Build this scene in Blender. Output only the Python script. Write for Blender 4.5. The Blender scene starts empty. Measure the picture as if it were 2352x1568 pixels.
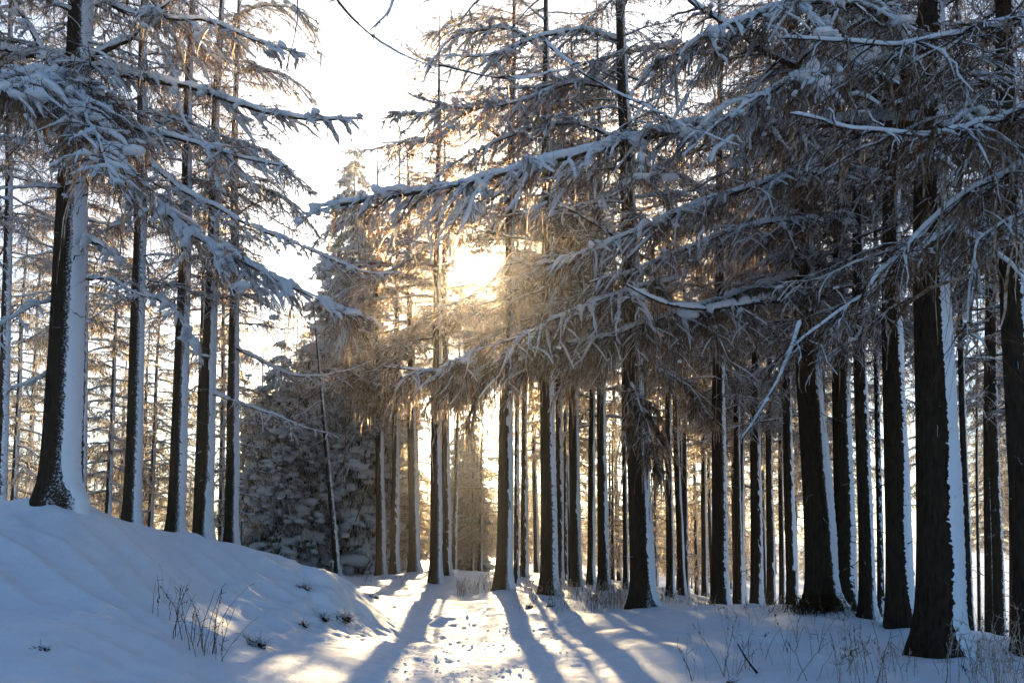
import bpy, math, random
import numpy as np
from mathutils import Vector, Matrix, Euler

C = bpy.context.scene
COL = C.collection
rng = np.random.default_rng(7)
random.seed(7)

# ------------------------------------------------------------------ camera
F = 2000.0            # focal length in units of a 2352-unit wide picture
PITCH = math.radians(3.5)
SHY = 334.0
CAMP = np.array([0.0, 0.0, 1.6])
cam_d = bpy.data.cameras.new('camera')
cam = bpy.data.objects.new('camera', cam_d)
COL.objects.link(cam)
cam.location = CAMP
cam.rotation_euler = (math.radians(90) + PITCH, 0, 0)
cam_d.sensor_width = 36
cam_d.lens = 36 * F / 2352
cam_d.shift_y = SHY / 2352
cam_d.clip_start = 0.05
cam_d.clip_end = 9000
cam_d.dof.use_dof = True
cam_d.dof.focus_distance = 21
cam_d.dof.aperture_fstop = 4.5
C.camera = cam


def ray(X, Y):
    """direction of the line of sight through a picture point, scaled to world y = 1"""
    xc = (X - 1176) / F
    yc = (784 - Y + SHY) / F
    c, s = math.cos(PITCH), math.sin(PITCH)
    d = np.array([xc, c - yc * s, s + yc * c])
    return d / d[1]


def at(X, Y, D):
    return CAMP + ray(X, Y) * D


def px(P):
    """world points (N,3) -> picture coordinates and depth"""
    d = np.atleast_2d(P) - CAMP
    c, s = math.cos(PITCH), math.sin(PITCH)
    zc = d[:, 1] * c + d[:, 2] * s
    yc = -d[:, 1] * s + d[:, 2] * c
    zz = np.where(np.abs(zc) < 1e-3, 1e-3, zc)
    return 1176 + F * d[:, 0] / zz, 784 + SHY - F * yc / zz, zc


# ------------------------------------------------------------------ light
sd = ray(1090, 612)
SUN = sd / np.linalg.norm(sd)
elev = math.asin(SUN[2])
azim = math.atan2(SUN[0], SUN[1])
w = bpy.data.worlds.new('World')
C.world = w
w.use_nodes = True
nt = w.node_tree
nt.nodes.clear()
sky = nt.nodes.new('ShaderNodeTexSky')
sky.sky_type = 'NISHITA'
sky.sun_disc = False
sky.sun_elevation = elev
sky.sun_rotation = azim
sky.altitude = 300
sky.air_density = 1.0
sky.dust_density = 0.6
sky.ozone_density = 2.0
bg = nt.nodes.new('ShaderNodeBackground')
bg.inputs['Strength'].default_value = 0.092
tint = nt.nodes.new('ShaderNodeMix'); tint.data_type = 'RGBA'; tint.blend_type = 'MULTIPLY'
tint.inputs['Factor'].default_value = 1
tint.inputs[7].default_value = (.85, 1.04, 1.22, 1)
nt.links.new(sky.outputs[0], tint.inputs[6])
nt.links.new(tint.outputs[2], bg.inputs['Color'])
# bright aureole of the low winter sun
tc = nt.nodes.new('ShaderNodeTexCoord')
dotn = nt.nodes.new('ShaderNodeVectorMath'); dotn.operation = 'DOT_PRODUCT'
nrm = nt.nodes.new('ShaderNodeVectorMath'); nrm.operation = 'NORMALIZE'
nt.links.new(tc.outputs['Generated'], nrm.inputs[0])
nt.links.new(nrm.outputs[0], dotn.inputs[0])
dotn.inputs[1].default_value = SUN.tolist()


def expo(k, amp):
    a = nt.nodes.new('ShaderNodeMath'); a.operation = 'SUBTRACT'; a.inputs[1].default_value = 1.0
    nt.links.new(dotn.outputs['Value'], a.inputs[0])
    b = nt.nodes.new('ShaderNodeMath'); b.operation = 'MULTIPLY'; b.inputs[1].default_value = k
    nt.links.new(a.outputs[0], b.inputs[0])
    e = nt.nodes.new('ShaderNodeMath'); e.operation = 'EXPONENT'
    nt.links.new(b.outputs[0], e.inputs[0])
    m = nt.nodes.new('ShaderNodeMath'); m.operation = 'MULTIPLY'; m.inputs[1].default_value = amp
    nt.links.new(e.outputs[0], m.inputs[0])
    return m


e1 = expo(8500, 260.0)
e2 = expo(700, 1.6)
e3 = expo(11, 1.15)
s1 = nt.nodes.new('ShaderNodeMath'); s1.operation = 'ADD'
s2 = nt.nodes.new('ShaderNodeMath'); s2.operation = 'ADD'
nt.links.new(e1.outputs[0], s1.inputs[0]); nt.links.new(e2.outputs[0], s1.inputs[1])
nt.links.new(s1.outputs[0], s2.inputs[0]); nt.links.new(e3.outputs[0], s2.inputs[1])
bg2 = nt.nodes.new('ShaderNodeBackground')
bg2.inputs['Color'].default_value = (1.0, 0.85, 0.60, 1)
nt.links.new(s2.outputs[0], bg2.inputs['Strength'])
add = nt.nodes.new('ShaderNodeAddShader')
nt.links.new(bg.outputs[0], add.inputs[0]); nt.links.new(bg2.outputs[0], add.inputs[1])
wo = nt.nodes.new('ShaderNodeOutputWorld')
nt.links.new(add.outputs[0], wo.inputs['Surface'])

sl = bpy.data.lights.new('sun', 'SUN')
sl.energy = 5.0
sl.angle = math.radians(0.55)
sl.color = (1.0, 0.75, 0.41)
so = bpy.data.objects.new('sun', sl)
COL.objects.link(so)
so.rotation_euler = Vector(SUN).to_track_quat('Z', 'Y').to_euler()
so.location = (0, 0, 40)

C.view_settings.view_transform = 'Standard'
C.view_settings.look = 'None'
C.view_settings.gamma = 1
C.view_settings.use_curve_mapping = False
C.view_settings.exposure = 1.0
C.render.engine = 'CYCLES'
cy = C.cycles
cy.max_bounces = 5
cy.diffuse_bounces = 3
cy.glossy_bounces = 1
cy.transmission_bounces = 3
cy.volume_bounces = 0
cy.transparent_max_bounces = 4
cy.sample_clamp_indirect = 4
cy.use_denoising = True
cy.caustics_reflective = False
cy.caustics_refractive = False
C.render.film_transparent = False


# ------------------------------------------------------------------ materials
def mat(name):
    m = bpy.data.materials.new(name)
    m.use_nodes = True
    m.node_tree.nodes.clear()
    return m, m.node_tree


def N(t, kind, **kw):
    n = t.nodes.new(kind)
    for k, v in kw.items():
        setattr(n, k, v)
    return n


def out(t, sock):
    o = N(t, 'ShaderNodeOutputMaterial')
    t.links.new(sock, o.inputs['Surface'])


def noise(t, scale, detail=4, rough=.6, vec=None, obj=True):
    n = N(t, 'ShaderNodeTexNoise')
    n.inputs['Scale'].default_value = scale
    n.inputs['Detail'].default_value = detail
    n.inputs['Roughness'].default_value = rough
    if vec is None:
        c = N(t, 'ShaderNodeTexCoord')
        vec = c.outputs['Object']
    t.links.new(vec, n.inputs['Vector'])
    return n.outputs['Fac']


def ramp(t, fac, stops):
    r = N(t, 'ShaderNodeValToRGB')
    el = r.color_ramp.elements
    while len(el) < len(stops):
        el.new(.5)
    for e, (p, c) in zip(el, stops):
        e.position = p
        e.color = (*c, 1)
    t.links.new(fac, r.inputs['Fac'])
    return r.outputs['Color']


def math_(t, op, a, b=None, clamp=False):
    m = N(t, 'ShaderNodeMath', operation=op, use_clamp=clamp)
    for i, v in enumerate((a, b)):
        if v is None:
            continue
        if isinstance(v, (int, float)):
            m.inputs[i].default_value = v
        else:
            t.links.new(v, m.inputs[i])
    return m.outputs[0]


def bump(t, h, strength, dist):
    b = N(t, 'ShaderNodeBump')
    b.inputs['Strength'].default_value = strength
    b.inputs['Distance'].default_value = dist
    t.links.new(h, b.inputs['Height'])
    return b.outputs['Normal']


def snow_ground_mat():
    m, t = mat('snow_ground')
    g = N(t, 'ShaderNodeNewGeometry')
    n1 = noise(t, 9, 6, .65, g.outputs['Position'])
    n2 = noise(t, 70, 4, .7, g.outputs['Position'])
    n3 = noise(t, 27, 5, .7, g.outputs['Position'])
    h = math_(t, 'ADD', math_(t, 'ADD', math_(t, 'MULTIPLY', n1, 1.0), math_(t, 'MULTIPLY', n2, .25)), math_(t, 'MULTIPLY', n3, .5))
    p = N(t, 'ShaderNodeBsdfPrincipled')
    col = ramp(t, noise(t, 3.1, 5, .6, g.outputs['Position']), [(.3, (.74, .76, .81)), (.7, (.83, .84, .88))])
    t.links.new(col, p.inputs['Base Color'])
    p.inputs['Roughness'].default_value = .55
    p.inputs['Specular IOR Level'].default_value = .25
    t.links.new(bump(t, h, .6, .055), p.inputs['Normal'])
    out(t, p.outputs[0])
    return m


def snow_mat(name, trans=.35, col=(.86, .88, .92)):
    m, t = mat(name)
    nb = bump(t, noise(t, 45, 4, .7), .5, .02)
    d = N(t, 'ShaderNodeBsdfDiffuse'); d.inputs['Color'].default_value = (*col, 1)
    tr = N(t, 'ShaderNodeBsdfTranslucent'); tr.inputs['Color'].default_value = (.9, .86, .80, 1)
    t.links.new(nb, d.inputs['Normal'])
    mx = N(t, 'ShaderNodeMixShader'); mx.inputs[0].default_value = trans
    t.links.new(d.outputs[0], mx.inputs[1]); t.links.new(tr.outputs[0], mx.inputs[2])
    out(t, mx.outputs[0])
    return m


WIND = np.array([.72, -.28, .64])


def snow_cover(t, lo, hi, scale, wind=WIND):
    g = N(t, 'ShaderNodeNewGeometry')
    v = N(t, 'ShaderNodeVectorMath', operation='DOT_PRODUCT')
    t.links.new(g.outputs['Normal'], v.inputs[0])
    v.inputs[1].default_value = wind.tolist()
    n = noise(t, scale, 5, .75, g.outputs['Position'])
    s = math_(t, 'ADD', v.outputs['Value'], math_(t, 'MULTIPLY', math_(t, 'SUBTRACT', n, .5), 1.7))
    mr = N(t, 'ShaderNodeMapRange')
    mr.inputs['From Min'].default_value = lo
    mr.inputs['From Max'].default_value = hi
    t.links.new(s, mr.inputs['Value'])
    return mr.outputs['Result']


def wood_mat(name, c0, c1, lo, hi, scale, trans=0.0, frost=(.80, .82, .87), wind=WIND, bscale=None, fwd=0.0):
    """bark below, snow or rime plastered on the side that faced the wind"""
    m, t = mat(name)
    c = N(t, 'ShaderNodeTexCoord')
    mp = N(t, 'ShaderNodeMapping')
    mp.inputs['Scale'].default_value = (1, 1, .22)
    t.links.new(c.outputs['Object'], mp.inputs['Vector'])
    f = noise(t, bscale or 30, 6, .7, mp.outputs['Vector'])
    bark = ramp(t, f, [(.3, c0), (.72, c1)])
    k = snow_cover(t, lo, hi, scale, wind)
    mc = N(t, 'ShaderNodeMix', data_type='RGBA')
    t.links.new(k, mc.inputs['Factor'])
    t.links.new(bark, mc.inputs[6])
    mc.inputs[7].default_value = (*frost, 1)
    d = N(t, 'ShaderNodeBsdfDiffuse')
    t.links.new(mc.outputs[2], d.inputs['Color'])
    if bscale:
        t.links.new(bump(t, f, .9, .03), d.inputs['Normal'])
    if trans:
        tr = N(t, 'ShaderNodeBsdfTranslucent')
        t.links.new(mc.outputs[2], tr.inputs['Color'])
        mx = N(t, 'ShaderNodeMixShader'); mx.inputs[0].default_value = trans
        t.links.new(d.outputs[0], mx.inputs[1]); t.links.new(tr.outputs[0], mx.inputs[2])
        res = mx.outputs[0]
        if fwd:      # rime crystals throw light forward, past the twig
            rf = N(t, 'ShaderNodeBsdfRefraction')
            rf.inputs['Roughness'].default_value = .85
            rf.inputs['IOR'].default_value = 1.22
            t.links.new(mc.outputs[2], rf.inputs['Color'])
            m2 = N(t, 'ShaderNodeMixShader'); m2.inputs[0].default_value = fwd
            t.links.new(res, m2.inputs[1]); t.links.new(rf.outputs[0], m2.inputs[2])
            res = m2.outputs[0]
        out(t, res)
    else:
        out(t, d.outputs[0])
    return m


M_GROUND = snow_ground_mat()
M_SNOW = snow_mat('snow_load', .42)
M_CRUST = snow_mat('wind_packed_snow', .12, (.86, .88, .92))


def bark_flecks(m):
    t = m.node_tree
    c = N(t, 'ShaderNodeTexCoord')
    mp = N(t, 'ShaderNodeMapping'); mp.inputs['Scale'].default_value = (1, 1, .35)
    t.links.new(c.outputs['Object'], mp.inputs['Vector'])
    n = noise(t, 16, 6, .72, mp.outputs['Vector'])
    g = noise(t, 1.6, 2, .5)
    v = math_(t, 'ADD', n, math_(t, 'MULTIPLY', g, .35))
    r_ = ramp(t, v, [(.845, (.86, .88, .92)), (.875, (.10, .075, .055))])
    for nd in t.nodes:
        if nd.type == 'BSDF_DIFFUSE':
            t.links.new(r_, nd.inputs['Color'])


bark_flecks(M_CRUST)
M_BARK = wood_mat('larch_bark', (.010, .007, .005), (.055, .038, .025), .72, 1.02, 34, wind=np.array([.93, -.37, 0]), bscale=22)
M_LIMB = wood_mat('limb_bark', (.012, .008, .006), (.060, .040, .027), .55, .85, 13)
M_TWIG = wood_mat('rimed_twig', (.07, .034, .016), (.30, .17, .08), -.16, .36, 7, trans=.6, frost=(.88, .79, .67), wind=np.zeros(3), fwd=.6)
M_RIME = wood_mat('thick_rime', (.12, .06, .03), (.34, .20, .10), -.5, .02, 7, trans=.6, frost=(.92, .80, .62), wind=np.zeros(3), fwd=.6)
M_FINE = wood_mat('bare_twig', (.040, .018, .009), (.17, .082, .036), .22, .60, 9, trans=.5, wind=np.zeros(3), fwd=.4)
M_NEEDLE = wood_mat('spruce_spray', (.022, .018, .010), (.10, .068, .030), .50, .9, 3.0, trans=.35)
M_GRASS = wood_mat('dead_grass', (.14, .10, .06), (.42, .31, .18), -.1, .35, 20, trans=.5, wind=np.zeros(3), fwd=.4)
M_SOIL = wood_mat('peaty_soil', (.012, .010, .007), (.05, .04, .028), .75, 1.0, 20, bscale=40)
M_POST = wood_mat('weathered_wood', (.06, .05, .04), (.18, .15, .12), .7, .9, 14, bscale=30)
WOODS = [M_LIMB, M_TWIG, M_FINE]


# ------------------------------------------------------------------ mesh helpers
class MB:
    def __init__(self):
        self.v, self.q, self.m, self.n = [], [], [], 0

    def add(self, v, q, m=0):
        v = np.asarray(v, float).reshape(-1, 3)
        q = np.asarray(q, np.int64)
        if len(v) == 0 or len(q) == 0:
            return
        self.v.append(v); self.q.append(q + self.n); self.m.append(np.full(len(q), m, np.int32))
        self.n += len(v)

    def arrays(self):
        return np.concatenate(self.v), np.concatenate(self.q), np.concatenate(self.m)

    def mesh(self, name, mats, smooth=True, T=None):
        v, q, m = self.arrays()
        if T is not None:
            v = v @ T[:3, :3].T + T[:3, 3]
        return raw_mesh(name, v, q, m, mats, smooth)


def raw_mesh(name, v, q, m, mats, smooth=True):
    me = bpy.data.meshes.new(name)
    me.vertices.add(len(v))
    me.vertices.foreach_set('co', v.astype(np.float32).ravel())
    me.loops.add(q.size)
    me.loops.foreach_set('vertex_index', q.astype(np.int32).ravel())
    me.polygons.add(len(q))
    me.polygons.foreach_set('loop_start', np.arange(0, q.size, q.shape[1], dtype=np.int32))
    me.polygons.foreach_set('material_index', m)
    me.polygons.foreach_set('use_smooth', np.full(len(q), smooth))
    for x in mats:
        me.materials.append(x)
    me.update(calc_edges=True)
    return me


def norm(a):
    return a / np.maximum(np.linalg.norm(a, axis=-1, keepdims=True), 1e-9)


def tubes(P, R, sides=3, flat=1.0):
    """P (N,K,3) centre lines, R (N,K) radii -> vertices, quads"""
    n, k, _ = P.shape
    T = norm(np.gradient(P, axis=1))
    vert = np.abs(T[..., 2]).mean(1) > .75
    ref = np.where(vert[:, None, None], np.array([1., .3, .05]), np.array([.05, .1, 1.]))
    a = norm(np.cross(T, np.broadcast_to(ref, T.shape)))
    b = np.cross(a, T)
    th = np.arange(sides)[None, None, :, None] * 2 * math.pi / sides + (np.arange(n) * 2.39996)[:, None, None, None]
    v = P[:, :, None] + R[:, :, None, None] * (np.cos(th) * a[:, :, None] + flat * np.sin(th) * b[:, :, None])
    i = np.arange(n)[:, None, None] * k * sides
    j = np.arange(k - 1)[None, :, None] * sides
    s = np.arange(sides if sides > 2 else 1)[None, None, :]
    s2 = (s + 1) % sides
    q = np.stack([i + j + s, i + j + s2, i + j + sides + s2, i + j + sides + s], -1).reshape(-1, 4)
    return v.reshape(-1, 3), q


def resample(P, n):
    P = np.asarray(P, float)
    d = np.r_[0, np.cumsum(np.linalg.norm(np.diff(P, axis=0), axis=1))]
    # Catmull-Rom for a natural sweep
    t = np.linspace(0, d[-1], n)
    i = np.clip(np.searchsorted(d, t, side='right') - 1, 0, len(P) - 2)
    u = ((t - d[i]) / np.maximum(d[i + 1] - d[i], 1e-9))[:, None]
    g = np.gradient(P, d, axis=0)
    h = (d[i + 1] - d[i])[:, None]
    u2, u3 = u * u, u ** 3
    return (2 * u3 - 3 * u2 + 1) * P[i] + (u3 - 2 * u2 + u) * h * g[i] + (-2 * u3 + 3 * u2) * P[i + 1] + (u3 - u2) * h * g[i + 1], d[-1]


_h = np.random.default_rng(3).random(65536)


def vnoise(x, y, s=0):
    xi, yi = np.floor(x).astype(np.int64), np.floor(y).astype(np.int64)
    fx, fy = x - xi, y - yi
    fx, fy = fx * fx * (3 - 2 * fx), fy * fy * (3 - 2 * fy)
    H = lambda a, b: _h[(a * 7919 + b * 104729 + s * 1299709 + (a * b) * 31) & 65535]
    return ((H(xi, yi) * (1 - fx) + H(xi + 1, yi) * fx) * (1 - fy) + (H(xi, yi + 1) * (1 - fx) + H(xi + 1, yi + 1) * fx) * fy) * 2 - 1


def fbm(x, y, o=4, s=0):
    r, a = 0, 1.0
    for i in range(o):
        r = r + a * vnoise(x * 2 ** i, y * 2 ** i, s + i); a *= .5
    return r


def sstep(a, b, x):
    u = np.clip((x - a) / (b - a), 0, 1)
    return u * u * (3 - 2 * u)


def blobs(Cn, S, ang, seed=0, seg=7, rows=4):
    """lumpy pillows: centres (N,3), half sizes (N,3), heading (N)"""
    n = len(Cn)
    ph = np.linspace(0, math.pi, rows + 1)
    th = np.arange(seg) * 2 * math.pi / seg
    u = np.stack([np.outer(np.sin(ph), np.cos(th)), np.outer(np.sin(ph), np.sin(th)), np.outer(np.cos(ph), np.ones(seg))], -1).reshape(-1, 3)
    r = np.random.default_rng(seed)
    k1 = r.uniform(0, 6.28, (n, 1, 3))
    wv = .16 * np.sin(u[None, :, :1] * 3.1 + k1[..., :1]) + .16 * np.sin(u[None, :, 1:2] * 3.7 + k1[..., 1:2]) + .1 * np.sin(u[None, :, 2:] * 4 + k1[..., 2:])
    v = u[None] * (1 + wv + .05 * r.standard_normal((n, len(u), 1))) * S[:, None]
    c, s = np.cos(ang)[:, None], np.sin(ang)[:, None]
    v = np.stack([v[..., 0] * c - v[..., 1] * s, v[..., 0] * s + v[..., 1] * c, v[..., 2]], -1) + Cn[:, None]
    a = np.arange(rows)[:, None] * seg
    b = np.arange(seg)[None]
    q = np.stack([a + b, a + seg + b, a + seg + (b + 1) % seg, a + (b + 1) % seg], -1).reshape(-1, 4)
    q = (q[None] + (np.arange(n) * len(u))[:, None, None]).reshape(-1, 4)
    return v.reshape(-1, 3), q


# ------------------------------------------------------------------ a bough with its side twigs, hanging shoots and snow
def bough(r, P, r0, sec=1.0, spacing=.11, hang=1.0, fine=1.0, snow=1.0, strl=.32, strr=.0062, lod=0, start=.12, clump=1.0, droop=.35, csz=1.0, net=1.0, sw=1.0):
    n = 22 if lod == 0 else 9
    M, L = resample(P, n)
    M = M.copy()
    wob = np.cumsum(r.standard_normal((n, 3)) * .010, axis=0)
    M[1:] += (wob - wob[0])[1:] * min(1, L / 3)
    tt = np.linspace(0, 1, n)
    R = r0 * (1 - .86 * tt ** .8)
    wood, sn = MB(), MB()
    v, q = tubes(M[None], R[None] * (1 + .12 * r.standard_normal(n))[None], 6 if lod == 0 else 4)
    wood.add(v, q, 0)
    # side twigs
    ns = max(4, int(L / spacing * .8))
    t = np.sort(start + (1 - start) * r.random(ns)) * .99
    idx = t * (n - 1)
    i0 = np.clip(idx.astype(int), 0, n - 2)
    fr = (idx - i0)[:, None]
    B = M[i0] * (1 - fr) + M[i0 + 1] * fr
    T = norm(M[i0 + 1] - M[i0])
    side = np.where(np.arange(ns) % 2 == 0, 1, -1)[:, None]
    S = norm(np.cross(T, np.array([0, 0, 1.])))
    al = np.radians(r.uniform(28, 72, ns))[:, None]
    d = norm(T * np.cos(al) + S * side * np.sin(al) + np.array([0, 0, 1.]) * r.uniform(-.35, .22, ns)[:, None])
    ln = sec * (.25 + .85 * np.sin(math.pi * np.clip(t * .9 + .08, 0, 1)) ** .8) * r.uniform(.35, 1.1, ns) * min(1.0, L / 2.6)
    K = 6 if lod == 0 else 4
    s = np.linspace(0, 1, K)
    Q = B[:, None] + d[:, None] * (ln[:, None] * s)[..., None]
    Q[..., 2] -= droop * ln[:, None] * s ** 2 * r.uniform(.4, 1.6, ns)[:, None]
    Q[:, 1:] += np.cumsum(r.standard_normal((ns, K - 1, 3)) * (.022 if lod == 0 else .02), axis=1) * np.clip(ln, .3, 1)[:, None, None]
    rs = np.maximum(r0 * .2, .006) * r.uniform(.6, 1.2, ns)
    RR = rs[:, None] * (1 - .75 * s)
    wood.add(*tubes(Q, RR, 4 if lod == 0 else 3), 0)
    if lod == 0:
        m = int(ln.sum() * 5 * net)
        a = r.choice(ns, m, p=ln / ln.sum())
        u = r.random(m) * (K - 1.2) + .15
        b_ = np.clip(u.astype(int), 0, K - 2)
        f = (u - b_)[:, None]
        p0 = Q[a, b_] * (1 - f) + Q[a, b_ + 1] * f
        td = norm(Q[a, b_ + 1] - Q[a, b_])
        sd_ = norm(np.cross(td, np.array([0, 0, 1.]))) * r.choice((-1, 1), m)[:, None]
        dd = norm(td * .8 + sd_ * .75 + r.standard_normal((m, 3)) * .18)
        l2 = r.uniform(.12, .42, m) * sec
        s4 = np.linspace(0, 1, 4)
        Q2 = p0[:, None] + dd[:, None] * (l2[:, None] * s4)[..., None]
        Q2[..., 2] -= .35 * l2[:, None] * s4 ** 2
        Q2[:, 1:] += r.standard_normal((m, 3, 3)) * .012
        wood.add(*tubes(Q2, (r.uniform(.003, .006, m))[:, None] * (1 - .6 * s4), 3), 0)
        k2 = r.random(m) < .4
        if snow > 0 and k2.any():
            S2 = Q2[k2].copy()
            rd = sw * min(snow, 1.8) * .013 * r.uniform(.4, 1.5, k2.sum())[:, None] * np.array([.8, 1.1, 1, .6])
            S2[..., 2] += rd * .4
            sn.add(*tubes(S2, rd, 3, .8))
    # hanging shoots and fine criss-cross twigs grow from main and side axes
    ax = np.concatenate([Q.reshape(-1, 3)])
    seglen = ln.mean()
    nz = r.standard_normal(ns)
    def pick(m):
        w_ = ln * np.exp(.75 * nz); w_ = w_ / w_.sum()
        a = r.choice(ns, m, p=w_)
        u = r.random(m) ** .8 * (K - 1)
        b = np.clip(u.astype(int), 0, K - 2)
        f = (u - b)[:, None]
        return Q[a, b] * (1 - f) + Q[a, b + 1] * f, norm(Q[a, b + 1] - Q[a, b])
    nh = int(ln.sum() * (5.5 if lod == 0 else 8) * hang ** 1.25)
    if nh > 0:
        p0, td = pick(nh)
        KK = 5 if lod == 0 else 2
        u = np.linspace(0, 1, KK)
        l = strl * .56 * r.lognormal(-.25, .62, nh)
        hd = td * .55 + r.standard_normal((nh, 3)) * .48
        hd[:, 2] -= .25
        Pn = p0[:, None] + hd[:, None] * (l[:, None] * (u - .55 * u * u))[..., None]
        Pn[..., 2] -= l[:, None] * (.30 * u + .60 * u * u)
        if lod == 0:
            Pn[:, 1:] += np.cumsum(r.standard_normal((nh, KK - 1, 3)) * .015, axis=1)
        rr = strr * r.uniform(.5, 1.5, nh)[:, None] * (np.array([.7, 1.1, 1, .9, .4]) * r.uniform(.5, 1.6, (nh, 5)) if KK == 5 else np.array([1.1, .5]))
        wood.add(*tubes(Pn, rr * 1.15, 2), 1)
    nf = int(ln.sum() * (27 if lod == 0 else 26) * fine)
    if nf > 0:
        p0, td = pick(nf)
        k_ = r.random(nf) < .16
        im = r.integers(int(n * .12), n - 1, k_.sum())
        p0[k_] = M[im] + (M[im + 1] - M[im]) * r.random((k_.sum(), 1))
        KK = 4 if lod == 0 else 2
        u = np.linspace(0, 1, KK)
        l = r.uniform(.08, .46, nf)
        hd = norm(td * .8 + r.standard_normal((nf, 3)) * .6)
        Pn = p0[:, None] + hd[:, None] * (l[:, None] * u)[..., None]
        Pn[..., 2] -= .4 * l[:, None] * u * u
        if lod == 0:
            Pn[:, 1:] += np.cumsum(r.standard_normal((nf, KK - 1, 3)) * .016, axis=1)
        wood.add(*tubes(Pn, (strr * .40 * r.uniform(.6, 1.3, nf))[:, None] * np.linspace(1.2, .6, KK), 2), 2)
    # snow lying along the limb
    if snow > 0:
        n2 = max(24, int(L * 22)) if lod == 0 else 14
        m2, _ = resample(M, n2)
        g = fbm(np.linspace(0, L * 3.1, n2) + r.random() * 99, np.full(n2, r.random() * 50), 4)
        rad = snow * (.4 * np.interp(np.linspace(0, 1, n2), tt, R) + .020) * np.clip(1.0 + .75 * g, .05, 1.9)
        rad[0] = rad[-1] = .002
        c = m2.copy()
        Rm = np.interp(np.linspace(0, 1, n2), tt, R)
        if lod == 0:
            rh = np.minimum(rad * 1.2, Rm * 1.0 + np.minimum(.011, Rm * .5 + .002)) * (1 + .10 * r.standard_normal(n2))
            c[:, 2] += Rm * .62 + rad * .5
            sn.add(*tubes(c[None], rh[None], 8, 1.22))
        else:
            c[:, 2] += Rm * .8 + rad * .45
            sn.add(*tubes(c[None], rad[None] * 1.25, 4, .8))
        # snow on the side twigs
        keep = r.random(ns) < .7
        Qs = Q[keep].copy()
        mul = r.uniform(.35, 1.5, keep.sum())[:, None] * np.clip(1 + .5 * r.standard_normal((keep.sum(), K)), .2, 1.8)
        rad = sw * snow * .019 * mul * np.linspace(1.2, .4, K)
        Qs[..., 2] += RR[keep] + rad * .5
        rad[:, -1] *= .35
        rad[:, 0] *= .6
        sn.add(*tubes(Qs, rad, 4 if lod == 0 else 3, .8))
        nc = int(L * 7 * clump)
        if nc:
            p0, td = pick(nc)
            hs = csz * r.lognormal(-.45, .4, nc)[:, None]
            Sz = np.stack([r.uniform(.04, .085, nc), r.uniform(.03, .055, nc), r.uniform(.016, .03, nc)], 1) * hs * min(snow, 1.7)
            p0[:, 2] += Sz[:, 2] * .5
            sn.add(*blobs(p0, Sz, np.arctan2(td[:, 1], td[:, 0]), int(r.integers(1e6)), 6 if lod == 0 else 4, 4 if lod == 0 else 3))
    return wood, sn


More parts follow.
